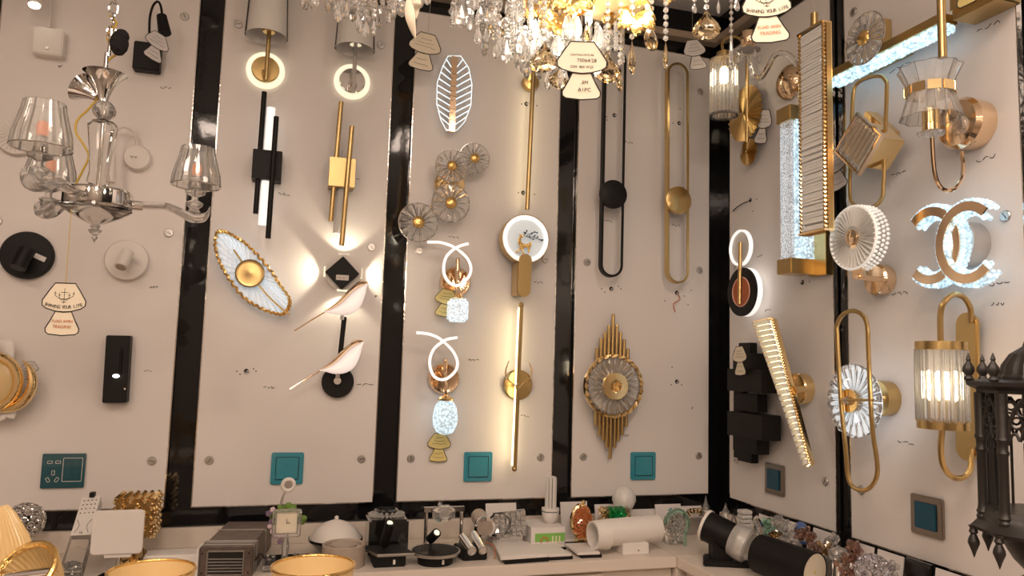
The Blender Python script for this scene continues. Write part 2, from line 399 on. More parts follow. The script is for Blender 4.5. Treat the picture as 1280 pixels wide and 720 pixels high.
for sx in (.012, .034):
    MB().box((sx, -.0105, .004), (.018, .003, .05)).build('rocker', M['dteal'], t, bevel=.001)
m = MB(); m.tube(rrect((.023, -.0095, .003), .024, .032, .002, 3), .0008, 5, closed=True)
m.build('outline', M['white'], t)
m = MB()
for x, z, a in ((-.034, .024, 0), (-.014, .024, 0), (-.024, -.005, 90), (-.036, -.024, 60), (-.014, -.024, 120)):
    m.tube([V(x, -.0094, z) + Matrix.Rotation(R(a), 3, 'Y') @ v for v in rrect((0, 0, 0), .006, .0035, .001, 2)], .0007, 5, closed=True)
m.build('socket_slots', M['white'], t)

# ---------------------------------------------------------------- builders shared by several lamps
def rosette(t, c, Rr, n, rim=None, core=.3, thick=.012, mt='crystal', cap='orn', name='crystal_disc', ax=(0, -1, 0), rin=None, parent=None):
    """ring of wedge-cut crystal petals round a fluted metal centre, facing ax"""
    c = Vector(c); q = V(0, -1, 0).rotation_difference(Vector(ax)); m = MB(); rin = rin or Rr * core * .8
    def P(r, a, y): return c + q @ V(r * cos(a), y, r * sin(a))
    for i in range(n):
        a0 = 2 * pi * (i + .06) / n; a1 = 2 * pi * (i + .94) / n; am = (a0 + a1) / 2
        rings = []
        for r, th in ((rin, .5), (Rr * .6, 1), (Rr * .93, .9), (Rr, .45)):
            h = thick * th / 2
            rings.append([P(r, a0, h * .5), P(r, a0, -h * .4), P(r, am, -h * 1.3), P(r, a1, -h * .4), P(r, a1, h * .5), P(r, am, h)])
        m.loft(rings)
    d = m.build(name, M[mt], parent or t, smooth=False)
    rc = Rr * core
    MB().lathe([(rc * .9, 0), (rc, .002), (rc * .8, .006), (rc * .4, .0085), (.0001, .009)], c + q @ V(0, -thick * .3, 0), Vector(ax), 36, flute=.06, fn=12).build('centre_cap', M[cap], d)
    if rim:
        MB().tube([c + q @ v for v in circ((0, 0, 0), Rr * 1.0, 40)], .0013, 6, closed=True).build('rim', M[rim], d)
    return d
def price_tag(px, py, where, label, pk='paper', rz=None, H=.062, text=None, tilt=0, string_to=None, bg=False, ink=True, yaw=0, cat='tag', w=0.0, scl=None):
    """two-tier lampshade shaped paper tag, px,py = top middle"""
    t = Thing('price_tag', label, 'price tag', where, px, py, 'paper price tags', rz=YAW if rz is None else rz, w=w)
    s = H / .062 * 1.0
    up = [(-.012, 0), (.012, 0), (.0185, -.009), (.026, -.021), (.0255, -.027), (.0205, -.0305), (.010, -.0335), (0, -.0345), (-.010, -.0335), (-.0205, -.0305), (-.0255, -.027), (-.026, -.021), (-.0185, -.009)]
    lo = [(-.0095, -.0335), (.0095, -.0335), (.0145, -.044), (.020, -.054), (.0195, -.0585), (.016, -.061), (0, -.0625), (-.016, -.061), (-.0195, -.0585), (-.020, -.054), (-.0145, -.044)]
    rot = Matrix.Rotation(R(yaw), 3, 'Z') @ Matrix.Rotation(R(tilt), 3, 'Y')
    f = lambda x, z, y=0: rot @ V(x * s, y, z * s)
    for nm, o_, yy in (('upper_card', up, 0), ('lower_card', lo, .001)):
        d = MB().prism([f(x, z, yy) for x, z in o_], rot @ V(0, .0008, 0)).build(nm, M[pk], t, smooth=False)
        MB().tube([f(x, z, yy) for x, z in o_], .0007 * s, 5, closed=True).build('printed_border', M['ink'], d)
    if text == 'shop':
        for body, z, sz, mm, sp in (('SHINING YOUR LIFE', -.0293, .0042, 'ink', 1), ('FUAD AMIN', -.0455, .0036, 'red', 1), ('TRADING', -.0520, .0039, 'red', 1)):
            curve = body.startswith('SHIN')
            if curve:
                n = len(body)
                for i, ch in enumerate(body):
                    if ch == ' ': continue
                    u = (i - (n - 1) / 2) / (n / 2); x = u * .0225; zz = z + .0035 * u * u + .0006
                    letter(ch, f(x, zz, -.0012), sz * s, rot @ Matrix.Rotation(-.32 * u, 3, 'Y'), mm, t)
            else:
                letter(body, f(0, z, -.0004), sz * s, rot, mm, t)
        m = MB()      # little chandelier emblem
        g = lambda pts: m.tube([f(x, z, -.0006) for x, z in pts], .00025 * s, 4)
        g([(0, -.006), (0, -.024)])
        for k, dz in ((.006, 0), (.011, .002)):
            for sx in (-1, 1):
                g([(0, -.019), (sx * k * .5, -.0205 + dz), (sx * k, -.017 + dz), (sx * k, -.0145 + dz)])
                g([(sx * k - .0012, -.0145 + dz), (sx * k + .0012, -.0145 + dz)]); g([(sx * k, -.0145 + dz), (sx * k, -.012 + dz)])
        g([(-.004, -.011), (.004, -.011)]); g([(-.0025, -.0225), (.0025, -.0225)])
        m.build('emblem', M['ink'], t, smooth=False)
    elif text:
        for (body, x, z, sz) in text: letter(body, f(x, z, -.0004 if z > -.034 else -.0002), sz * s, rot, 'ink', t)
    elif ink:
        m = MB(); rnd = random.Random(int(px * 7 + py))
        for z, L in ((-.010, .018), (-.0165, .026), (-.023, .034), (-.044, .018), (-.053, .024)):
            pts = [f(-L / 2 + L * i / 7, z + rnd.uniform(-.0012, .0012), -.0006) for i in range(8)]
            m.tube(pts, .0004, 4)
        m.build('handwriting', M['ink'], t, smooth=False)
    if string_to is not None:
        a = t.p(*string_to); m = MB().tube([f(0, -.001, .0005), a], .0007, 5)
        m.build('string', M['cord' if bg else 'string'], t)
    return t
def letter(body, loc, size, rot, mm, parent):
    cu = bpy.data.curves.new('lettering', 'FONT'); cu.body = body; cu.size = size * 1.3; cu.align_x = 'CENTER'; cu.align_y = 'CENTER'; cu.extrude = .0001; cu.resolution_u = 2
    tmp = bpy.data.objects.new('lettering', cu); C.objects.link(tmp)
    me = bpy.data.meshes.new_from_object(tmp); bpy.data.objects.remove(tmp); bpy.data.curves.remove(cu)
    me.materials.clear(); me.materials.append(M[mm]); me.name = 'lettering'
    o = bpy.data.objects.new('lettering', me); C.objects.link(o); o.parent = parent.root
    o.matrix_local = Matrix.Translation(loc) @ (rot @ Matrix.Rotation(pi / 2, 3, 'X')).to_4x4()
    return o

# ================================================================ BACK WALL, first panel
t = Thing('reading_lamp', 'white square-based reading lamp with lit spot at top of first panel', 'wall lamp', 'back', 61, 55)
a, b = t.p(43.5, 33, .03), t.p(78, 71, .03)
MB().box(((a.x + b.x) / 2, -.018, (a.z + b.z) / 2), (b.x - a.x, .036, a.z - b.z)).build('base', M['white'], t, bevel=.003)
q = t.p(59, 60, .036); MB().cyl(q, q + V(0, -.003, 0), .004).build('screw', M['steel'], t)
MB().tube(spline([t.p(62, 34, .02), t.p(62, 5, .025), t.p(60, -25, .03), t.p(50, -38, .06), t.p(44, -25, .085)], 6), .0035, 8).build('gooseneck', M['white'], t)
h0, h1 = t.p(44, -25, .085), t.p(43, 6, .10)
d = MB().cyl(h0, h1, .016).build('spot_head', M['white'], t)
MB().sph(h1 - V(0, 0, .003), .0145, 16, (1, 1, .5)).build('led_lens', M['candle'], d)

t = Thing('reading_lamp', 'black square-based gooseneck reading lamp with paper tags hanging from it', 'wall lamp', 'back', 184, 72)
a, b = t.p(168, 51, .03), t.p(199, 90, .03)
MB().box(((a.x + b.x) / 2, -.018, (a.z + b.z) / 2), (b.x - a.x, .036, a.z - b.z)).build('base', M['bk'], t, bevel=.003)
MB().tube(spline([t.p(187, 55, .03), t.p(187, 25, .05), t.p(191, 8, .06), t.p(197, 2, .07), t.p(201, 8, .08), t.p(203, 22, .09)], 6), .0035, 8).build('gooseneck', M['bk'], t)
MB().cyl(t.p(202, 20, .09), t.p(206, 42, .10), .014, .018).build('spot_head', M['bk'], t)
price_tag(200, 42, 'back', 'pale two-tier tag hung on the black gooseneck lamp', 'paperw', rz=0, H=.085, w=.11, tilt=12, yaw=40)

t = Thing('reading_lamp', 'white round-based gooseneck reading lamp behind the clear glass chandelier', 'wall lamp', 'back', 173, 199)
MB().lathe([(.036, 0), (.037, .02), (.034, .026), (.0001, .028)], (0, 0, 0), (0, -1, 0), 36).build('base', M['white'], t)
MB().tube(spline([t.p(172, 186, .02), t.p(168, 168, .03), t.p(160, 160, .04), t.p(150, 160, .05), t.p(143, 172, .06), t.p(141, 200, .07)], 6), .004, 8).build('gooseneck', M['white'], t)
MB().cyl(t.p(141, 196, .07), t.p(138, 228, .075), .008, .012).build('spot_head', M['white'], t)
q = t.p(168, 196, .0295); m = MB(); scribble(m, q.x - .01, q.z, .02, .006, 6, .0007, q.y); m.build('sticker_print', M['ink'], t)

t = Thing('round_spot_lamp', 'black round wall spot with a short tube head', 'wall lamp', 'back', 36, 320)
MB().lathe([(.066, 0), (.067, .02), (.064, .025), (.0001, .027)], (0, 0, 0), (0, -1, 0), 44).build('base', M['bk'], t)
MB().cyl(t.p(34, 312, .055), t.p(22, 335, .075), .02).build('spot_head', M['bk'], t)
MB().cyl(t.p(30, 320, .02), t.p(30, 320, .06), .008).build('swivel', M['bk'], t)
q = t.p(50, 322, .028); MB().box(q, (.03, .0006, .014), Matrix.Rotation(.4, 3, 'Y')).build('sticker', M['paperw'], t)

t = Thing('round_spot_lamp', 'white round wall spot with a short tube head', 'wall lamp', 'back', 160, 326)
MB().lathe([(.058, 0), (.059, .018), (.056, .023), (.0001, .025)], (0, 0, 0), (0, -1, 0), 44).build('base', M['white'], t)
d = MB().cyl(t.p(160, 315, .05), t.p(151, 334, .08), .017).build('spot_head', M['white'], t)
v = (t.p(151, 334, .08) - t.p(160, 315, .05)).normalized()
MB().cyl(t.p(151, 334, .08), t.p(151, 334, .08) + v * .001, .013).build('lens', M['taupe'], d)
MB().cyl(t.p(157, 322, .02), t.p(157, 322, .055), .007).build('swivel', M['white'], t)
q = t.p(170, 327, .026); MB().box(q, (.026, .0006, .01), Matrix.Rotation(.2, 3, 'Y')).build('sticker', M['paperw'], t)

t = Thing('round_ceiling_lamp', 'white round wall disc lamp behind the pair of crystal shades', 'wall lamp', 'back', 24, 172)
MB().lathe([(.052, 0), (.055, .012), (.052, .02), (.0001, .024)], (0, 0, 0), (0, -1, 0), 40).build('base', M['white'], t)
m = MB()
for i in range(24):
    a = 2 * pi * i / 24; m.tube([V(.025 * cos(a), -.024, .025 * sin(a)), V(.048 * cos(a), -.022, .048 * sin(a))], .0012, 5)
m.build('rib', M['white'], t)

t = Thing('reading_lamp', 'black upright rectangular reading lamp with one bright point', 'wall lamp', 'back', 149, 461)
th = Matrix.Rotation(R(-1), 3, 'Y')
MB().box((0, -.02, 0), (.062, .04, .19), th).build('body', M['bk'], t, bevel=.002)
MB().box((-.002, -.046, .02), (.03, .012, .08), th).build('folded_arm', M['bk'], t, bevel=.004)
MB().sph(t.p(145, 470, .052), .0075, 12, (1.2, .4, .7)).build('led_lens', M['candle'], t)
MB().cyl(t.p(156, 486, .04), t.p(156, 486, .047), .003).build('switch_pin', M['chrome'], t)

# gilt ring lamp cut by the picture edge
t = Thing('crescent_lamp', 'gilt double crescent wall lamp with cream petals by the edge of the first panel', 'wall lamp', 'back', 4, 478)
for k, (cx, rr, n_) in enumerate(((-10, 31, 'inner_ring'), (6, 33, 'crescent'))):
    m = MB(); c0 = t.p(cx, 478, .06); r_ = rr * t.k * .9; pts = []; N = 26
    a0, a1 = (-pi * .62, pi * .30)
    if k == 0: a0, a1 = -pi, pi * .98
    secs = []
    for i in range(N + 1):
        a = a0 + (a1 - a0) * i / N; wd = .017 * (1 if k == 0 else max(.12, max(0, sin(pi * i / N)) ** .6))
        ctr = c0 + V(r_ * cos(a), 0, r_ * 1.12 * sin(a)); rad = V(cos(a), 0, sin(a))
        secs.append([ctr + rad * (wd * cos(b) * .8) + V(0, wd * sin(b), 0) for b in [2 * pi * j / 10 for j in range(10)]])
    m.loft(secs).build(n_, M['gold'], t)
MB().sph(t.p(-10, 478, .05), .07, 20, (1, .3, 1.2)).build('honey_glass', M['amberbowl'], t)
for k, (x0, y0, x1, y1, x2, y2) in enumerate(((-6, 425, 8, 432, 16, 452), (-4, 510, 10, 512, 18, 523), (0, 515, 4, 520, 6, 524))):
    m = MB(); pts = spline([t.p(x0, y0, .04), t.p(x1, y1, .05), t.p(x2, y2, .05)], 6); n = len(pts)
    m.loft([[p_ + V(0, .007 * sin(b), 0) + V(.7, 0, .7) * (.028 * max(.06, sin(pi * (i + .5) / n)) * cos(b) * .7) for b in [2 * pi * j / 10 for j in range(10)]] for i, p_ in enumerate(pts)])
    m.build('cream_petal', M['white'], t)
MB().lathe([(.04, 0), (.04, .05), (.0001, .05)], t.p(-10, 478, 0), (0, -1, 0), 24).build('wall_base', M['gold'], t)
price_tag(38, 452, 'back', 'small clear sticker tag beside the gilt crescent lamp', 'paperw', rz=0, H=.05, w=.003)

# ================================================================ BACK WALL, second panel
def shade_sconce(px, py, metal, label, r_out, sb_y, sb_x0, sb_x1, xm):
    t = Thing('shade_sconce', label, 'wall lamp', 'back', px, py, 'halo ring shade sconces')
    r = r_out * t.k
    MB().lathe([(r * .72, .0), (r, .0), (r, .010), (r * .93, .014), (r * .75, .014), (r * .72, .010), (r * .72, 0)], (0, 0, 0), (0, -1, 0), 48, False, False).build('halo_ring', M['ledw'], t)
    MB().lathe([(r * .72, 0), (r * .72, .018), (r * .68, .021), (.0001, .022)], (0, 0, 0), (0, -1, 0), 40).build('wall_base', M[metal], t)
    e = t.p(xm, py + 4, .09)
    MB().cyl(t.p(px - 1, py + 2, .02), V(e.x, e.y, e.z), .011).build('arm', M[metal], t)
    top = t.p(xm, sb_y - 6, .09)
    MB().cyl(V(e.x, e.y, e.z - .018), V(e.x, e.y, top.z), .0065).build('stem', M[metal], t)
    MB().lathe([(.018, 0), (.020, .004), (.020, .014), (.012, .018), (.012, .05), (.0001, .05)], V(e.x, e.y, top.z), (0, 0, 1), 24).build('lamp_holder', M[metal], t)
    hw = (t.p(sb_x1, sb_y, .09).x - t.p(sb_x0, sb_y, .09).x) / 2
    cxx = (t.p(sb_x1, sb_y, .09).x + t.p(sb_x0, sb_y, .09).x) / 2; zb = t.p(xm, sb_y, .09).z
    s_ = MB().lathe([(hw, 0), (hw * .86, .19), (hw * .84, .19), (hw * .98, .002)], (cxx, e.y, zb), (0, 0, 1), 48, False, False).build('fabric_shade', M['cloth'], t)
    MB().lathe([(hw * 1.04, .006), (hw * .90, .2), (hw * .89, .2), (hw * 1.03, .006)], (cxx, e.y, zb - .006), (0, 0, 1), 48, False, False).build('glass_sleeve', M['sleeve'], t)
    MB().sph((cxx, e.y, zb + .08), .02, 14).build('bulb', M['frost'], t)
shade_sconce(332, 89, 'brass', 'brass sconce with white shade and glowing halo ring on the wall', 23, 46, 306.5, 359, 333)
shade_sconce(440, 103, 'chrome', 'chrome sconce with white shade and glowing halo ring on the wall', 22, 62, 419, 467.5, 442)

def tube_sconce(label, mt, tubes, light, box, on):
    cx, cy = (box[0] + box[2]) / 2, (box[1] + box[3]) / 2
    t = Thing('tube_sconce', label, 'wall lamp', 'back', cx, cy, 'two-tube stick sconces')
    a, b = t.p(box[0] + 1.5, box[1], .055), t.p(box[2], box[3] - 3, .055)
    MB().box(((a.x + b.x) / 2, -.03, (a.z + b.z) / 2), (b.x - a.x, .06, a.z - b.z)).build('block', M[mt], t, bevel=.0015)
    for x0, y0, x1, y1, w_ in tubes: MB().cyl(t.p(x0, y0, w_), t.p(x1, y1, w_), .0078).build('tube', M[mt], t)
    x0, y0, x1, y1 = light
    MB().cyl(t.p(x0, y0, .03), t.p(x1, y1, .03), .0125).build('diffuser_tube', M['ledn'] if on else M['frost'], t)
tube_sconce('black stick sconce of two black tubes and a white lit tube', 'bk', [(330.5, 115, 319.5, 267, .045), (345.5, 146, 335, 298, .075)], (339, 135, 328, 281), (315, 186, 351, 229), True)
tube_sconce('brass stick sconce of two brass tubes through a square block', 'brass', [(426.4, 127.5, 413.5, 276.5, .045), (440, 158, 427, 307, .075)], (432, 190, 421, 292), (411, 196, 443, 238), False)

# feather lamp
t = Thing('feather_lamp', 'lit white feather wall lamp with ruffled gold edge and round gold boss', 'wall lamp', 'back', 313, 342)
outl = [(271, 292), (280, 289.5), (292, 295), (305, 303), (321, 318), (338, 338), (350, 356), (361, 372), (361.5, 382), (355, 392), (341, 391), (322, 383), (303, 370), (287, 349), (276, 330), (269.5, 310)]
pts = spline([t.p(x, y, .045) for x, y in outl], 4, closed=True)
c0 = t.p(314, 342, .03)
N = len(pts); m = MB(); rings = []
for k, (f_, dy) in enumerate(((1, 0), (.75, .012), (.4, .02), (.06, .022))):
    rings.append([c0.lerp(p_, f_) * 1 + V(0, dy * 0 - (0 if k == 0 else .0) + .006 * (1 if i % 2 else -1) * (f_ if k < 3 else 0) * .6, 0) for i, p_ in enumerate(pts)])
front = rings; back = [[p_ + V(0, .006, 0) for p_ in r_] for r_ in rings][::-1]
m.loft(front + back, cap=False)
m.build('feather_plate', M['feather'], t)
m = MB(); rp = []
fine = spline([t.p(x, y, .047) for x, y in outl], 14, closed=True)
for i, p_ in enumerate(fine):
    d_ = (p_ - c0).normalized(); rp.append(p_ + d_ * (.0035 * sin(i * 1.25)) + V(0, .003 * cos(i * 1.25), 0))
m.tube(rp, .0042, 6, closed=True).build('ruffled_gold_edge', M['orn'], t)
MB().tube(spline([t.p(292, 312, .055), t.p(313, 342, .055), t.p(335, 370, .055), t.p(362, 394, .06)], 6), .003, 8).build('quill', M['gold'], t)
MB().lathe([(.042, 0), (.042, .008), (.038, .011), (.03, .0095), (.0001, .015)], t.p(312.5, 342, .052), (0, -1, 0), 40).build('gold_boss', M['brass'], t)
MB().cyl((0, 0, 0), t.p(313, 342, .04), .035).build('wall_base', M['white'], t)

# diamond up-down light
t = Thing('diamond_light', 'black diamond wall light throwing four beams on the panel', 'wall lamp', 'back', 428, 342)
c0 = t.p(428, 341, .07); hd = 20.5 * t.k
MB().prism([c0 + V(-hd, 0, 0), c0 + V(0, 0, hd), c0 + V(hd, 0, 0), c0 + V(0, 0, -hd)], (0, .01, 0)).build('front_plate', M['bk'], t, bevel=.001)
MB().lathe([(.055, 0), (.055, .052), (.0001, .052)], (0, 0, 0), (0, -1, 0), 36).build('lit_body', M['white'], t)
for ax, dz in (((0, 0, 1), 1), ((0, 0, -1), 1), ((1, 0, 0), 1), ((-1, 0, 0), 1)):
    c1 = V(*ax) * .0555 + V(0, -.025, 0)
    MB().box(c1, (.004 if ax[0] else .03, .03, .004 if ax[2] else .03)).build('led_window', M['ledw'], t)
    l = bpy.data.lights.new('beam', 'SPOT'); l.energy = .5; l.color = (1, .86, .62); l.spot_size = R(105); l.spot_blend = .25; l.shadow_soft_size = .008
    o = bpy.data.objects.new('led_beam', l); C.objects.link(o); o.parent = t.root; o.location = V(*ax) * .062 + V(0, -.045, 0)
    o.rotation_euler = (V(*ax) + V(0, .42, 0)).to_track_quat('-Z', 'Y').to_euler()
q = t.p(428, 347, .0715); MB().box(q, (.038, .0008, .016)).build('sticker', M['paperw'], t)
m = MB(); scribble(m, q.x - .012, q.z, .024, .006, 6, .0008, q.y - .001); m.build('sticker_print', M['red'], t)

# twin bird lamp
t = Thing('bird_lamp', 'wall lamp of two gold and white birds on a black upright rod', 'wall lamp', 'back', 421.8, 477)
MB().lathe([(.048, 0), (.049, .018), (.046, .022), (.0001, .023)], (0, 0, 0), (0, -1, 0), 44).build('wall_base', M['bk'], t)
MB().cyl(t.p(430.5, 396, .05), t.p(421.5, 478, .05), .0075).build('rod', M['bk'], t)
MB().cyl(t.p(421.8, 476, .01), t.p(421.8, 476, .06), .011).build('swivel', M['chrome'], t)
def bird(dx, dy, sc=1.0):
    # back profile, belly profile sampled along the body from beak to tail (pixel coordinates of the upper bird)
    top = [(461, 353), (455, 351.5), (448, 352), (441, 358), (432, 366), (422, 376), (413, 383.5), (405, 389)]
    mid = [(461, 353.3), (457, 355.5), (450, 359), (441, 365), (432, 374), (423, 382), (413, 387.5), (405, 389.6)]
    bot = [(461, 354), (458.5, 359), (456, 370), (450, 384), (439, 392.5), (425, 394.5), (412, 391.5), (405, 390.5)]
    g = lambda p_: t.p(p_[0] + dx, p_[1] + dy, .075)
    n = 12
    def body(A, B, th, off=0):
        ra = []
        A_, B_ = spline([g(a) for a in A], 5), spline([g(b) for b in B], 5); L = len(A_)
        for i in range(L):
            a, b = A_[i], B_[i]; c = (a + b) / 2; h = (a - b) / 2; wd = max(.0008, th * max(0, sin(pi * min(1, (i + .6) / (L + 1)))) ** .7)
            ra.append([c + h * cos(x) * (1 + off) + V(0, wd * sin(x), 0) for x in [2 * pi * j / n for j in range(n)]])
        return ra
    b = MB().loft(body(mid, bot, .026)).build('bird_body', M['bird'], t)
    MB().loft(body(top, mid, .024, .06)).build('gold_back', M['rose'], b)
    MB().tube([g((407, 389.5)), g((388, 401)), g((368, 413.5))], .0022, 8).build('tail', M['rose'], b)
    MB().cyl(g((428, 393)), g((427.5, 400)), .006).build('perch_joint', M['chrome'], b)
bird(0, 0); bird(-5.6, 73)

# ================================================================ BACK WALL, third panel
price_tag(535, 42, 'back', 'tag with black border hung on a thread over the acrylic leaf lamp', 'paper', rz=0, H=.122, w=.10, tilt=10, yaw=-8, string_to=(539, -6, .1))

t = Thing('leaf_lamp', 'edge-lit clear acrylic leaf lamp with flat rose gold spine', 'wall lamp', 'back', 570, 116)
a, b = t.p(568.5, 70, .05), t.p(565, 164, .05)
dv = (b - a).normalized()
ax = V(0, -1, 0).cross(dv)
m = MB(); m.prism([a - ax * .010, a + ax * .010, b + ax * .010, b - ax * .010], (0, .02, 0)); m.build('spine', M['rose'], t, bevel=.001)
lp = [(560, 70), (553, 84), (546.5, 104), (546, 130), (551, 150), (558, 163), (571, 163), (581, 152), (588.5, 132), (590, 106), (586, 85), (576, 70)]
op = [t.p(x, y, .047) for x, y in lp]
MB().prism(op, (0, .004, 0)).build('acrylic_leaf', M['glass'], t, smooth=False)
m = MB(); m.tube(op, .0014, 6, closed=True)
def edge_x(y, pts_):
    pts_ = sorted(pts_, key=lambda q: q[1])
    for (xa_, ya_), (xb_, yb_) in zip(pts_, pts_[1:]):
        if ya_ <= y <= yb_: return xa_ + (xb_ - xa_) * (y - ya_) / (yb_ - ya_)
    return None
for i in range(10):
    y = 84 + i * 8.0; f_ = (y - 70) / 94; xs = 568.3 - 3.5 * f_
    for sd in (-1, 1):
        ye = y - 10; ex = edge_x(ye, lp[:6] if sd < 0 else lp[6:])
        if ex is not None: m.tube([t.p(xs + sd * 3.5, y, .049), t.p(ex, ye, .049)], .0016, 6)
    for sd in ():
        hw = (20.5 * max(0, sin(pi * min(1, .22 + .68 * f_))) ** .6) * (1 if sd > 0 else 1)
        e = (xs + sd * max(7, hw), y - 3 - hw * .55)
        if e[1] < 70: continue
        m.tube([t.p(xs + sd * 3.5, y + 5, .049), t.p(*e, .049)], .0016, 6)
m.build('lit_vein', M['ledcool'], t)
MB().box(t.p(566.5, 118, .02), (.03, .04, .08)).build('wall_base', M['white'], t)
m = MB()
for yy in (92, 108, 120, 136, 150): q = t.p(567.5 - (yy - 70) * .03, yy, .0705); m.box(q, (.02, .0006, .0012))
m.build('spine_joint', M['bk'], t)

t = Thing('flower_cluster_lamp', 'wall lamp of four crystal flower discs with gold centres', 'wall lamp', 'back', 561, 232)
MB().lathe([(.05, 0), (.05, .02), (.046, .024), (.0001, .025)], (0, 0, 0), (0, -1, 0), 36).build('wall_base', M['gold'], t)
for x, y, r_, w_ in ((565, 207.5, 21, .08), (593, 198, 20, .05), (563.5, 254, 24, .075), (523, 278, 24.5, .055)):
    c_ = t.p(x, y, w_); rosette(t, c_, r_ * t.k * .97, 14, 'chrome', .31, .012)
    MB().tube(spline([V(0, -.02, 0), V(c_.x * .5, -.03, c_.z * .5), c_ + V(0, .006, 0)], 4), .004, 8).build('arm', M['gold'], t)

def curl_lamp(label, px, py, path, pin, cap, kind, gl):
    t = Thing('curl_lamp', label, 'wall lamp', 'back', px, py, 'lit curl sconces')
    MB().lathe([(.050, 0), (.050, .018), (.045, .026), (.035, .024), (.0001, .026)], (0, 0, 0), (0, -1, 0), 48, flute=.02, fn=24).build('wall_base', M['rose'], t)
    n = len(path); pts = spline([t.p(x, y, .075 + .035 * i / n) for i, (x, y) in enumerate(path)], 6)
    sec = [(-.004, -.0065), (.004, -.0065), (.004, .0065), (-.004, .0065)]
    c = MB().tube(pts, 0, sec=sec, up=(0, 1, 0)).build('metal_curl', M['rose'], t)
    MB().tube([p_ + V(0, -.0066, 0) for p_ in pts], 0, sec=[(-.0042, -.002), (.0042, -.002), (.0042, .002), (-.0042, .002)], up=(0, 1, 0)).build('lit_strip', M['ledn'], c)
    q = t.p(*pin, .06); MB().cyl(q + V(0, 0, -.022), q + V(0, 0, .016), .007).sph(q + V(0, 0, .016), .007, 12).build('upright_pin', M['rose'], t)
    MB().cyl(V(0, -.02, -.005), q + V(0, 0, -.018), .006).build('arm', M['rose'], t)
    q2 = t.p(*cap, .085)
    MB().tube(spline([q + V(0, 0, -.02), V((q.x + q2.x) / 2, q2.y - .005, (q.z + q2.z) / 2), q2], 5), .005, 8).build('drop_arm', M['rose'], t)
    gx, gy, ghw, ghh = gl; g = t.p(gx, gy, .085); hw, hh = ghw * t.k, ghh * t.k
    MB().lathe([(hw * .55, -.002), (hw * .62, .004), (hw * .3, .012), (.006, .016), (.0001, .017)], g + V(0, 0, hh), (0, 0, 1), 24, flute=.05, fn=10).build('glass_cap', M['gold'], t)
    if kind == 'cube': MB().box(g, (hw * 1.9, hw * 1.8, hh * 2)).build('bubble_cube', M['bublit'], t, bevel=.008, seg=3)
    else: MB().lathe([(hw * .5, hh), (hw * .86, hh * .6), (hw, 0), (hw * .92, -hh * .45), (hw * .62, -hh * .85), (.0001, -hh)], g, (0, 0, 1), 24).build('crystal_oval', M['cryscool'], t)
    return t
curl_lamp('curl lamp with a bubble crystal cube, upper of the pair', 568, 353,
          [(533.5, 303), (541, 303), (550, 303.5), (564, 308), (575, 315), (584.5, 325), (588, 337), (584, 348), (572, 357), (562, 354), (555.5, 345), (554, 334), (557, 322), (564, 314), (574, 308), (585, 305)],
          (572, 331), (572, 371), 'cube', (572, 388, 12, 14))
curl_lamp('curl lamp with a lit crystal oval, lower of the pair', 554, 473,
          [(520, 416), (532, 417), (545, 421), (556, 429), (566, 440), (571, 452), (569, 463), (560, 472), (551, 474.5), (542, 470), (537, 458), (537.5, 446), (542, 436), (550, 429), (559, 424), (571, 422)],
          (556.5, 457), (556.5, 496), 'oval', (556.5, 522, 15.5, 21))
price_tag(560, 362, 'back', 'yellow tag tucked behind the bubble crystal cube', 'papery', rz=0, H=.088, w=.035, tilt=8)
price_tag(550, 542, 'back', 'yellow tag hanging under the lit crystal oval', 'papery', rz=0, H=.088, w=.012, tilt=2, string_to=(551, 528, .0))

t = Thing('bar_lamp', 'long thin brass bar lamp with round mount above the deer ring', 'wall lamp', 'back', 661.7, 105)
MB().lathe([(.029, 0), (.030, .02), (.027, .026), (.0001, .03)], (0, 0, 0), (0, -1, 0), 32).build('wall_base', M['brass'], t)
a, b = t.p(668.5, 50, .055), t.p(659, 262, .055)
MB().cyl(a, b, .0075).build('bar', M['brass'], t)
MB().box((a + b) / 2 + V(0, .0085, 0), (.007, .003, (a - b).length - .02), V(0, 0, 1).rotation_difference(a - b).to_matrix()).build('led_strip', M['ledstrip'], t)
MB().cyl((0, 0, 0), (0, -.05, 0), .008).build('mount_pin', M['brass'], t)

t = Thing('deer_ring_lamp', 'lit ring wall lamp with a gold deer and long branching antlers', 'wall lamp', 'back', 656, 345)
c0 = t.p(657.3, 298.4, .07); r = 31 * t.k * .97
MB().lathe([(r, 0), (r, .042), (r * .97, .042), (r * .97, .035), (r * .8, .035), (r * .8, 0)], c0 + V(0, .042, 0), (0, -1, 0), 60).build('ring_body', M['brass'], t)
MB().lathe([(r * .965, 0), (r * .965, .004), (r * .80, .004), (r * .80, 0)], c0 + V(0, .0045, 0), (0, -1, 0), 60, False, False).build('lit_ring', M['ledn'], t)
MB().lathe([(r * .80, 0), (.0001, 0.0005)], c0 + V(0, .003, 0), (0, -1, 0), 60).build('ring_face', M['moon'], t)
a, b = t.p(657, 325.5, .078), t.p(655.3, 362.5, .078)
MB().prism(stadium(a, b, 8.2 * t.k), (0, .006, 0)).build('plaque', M['brass'], t, bevel=.001)
MB().box(((a.x + b.x) / 2 - .004, -.036, (a.z + b.z) / 2 - .01), (.038, .07, .11)).build('wall_base', M['brass'], t, bevel=.003)
g = lambda x, y: t.p(620 + x / 5.76, 255 + y / 5.76, .082)
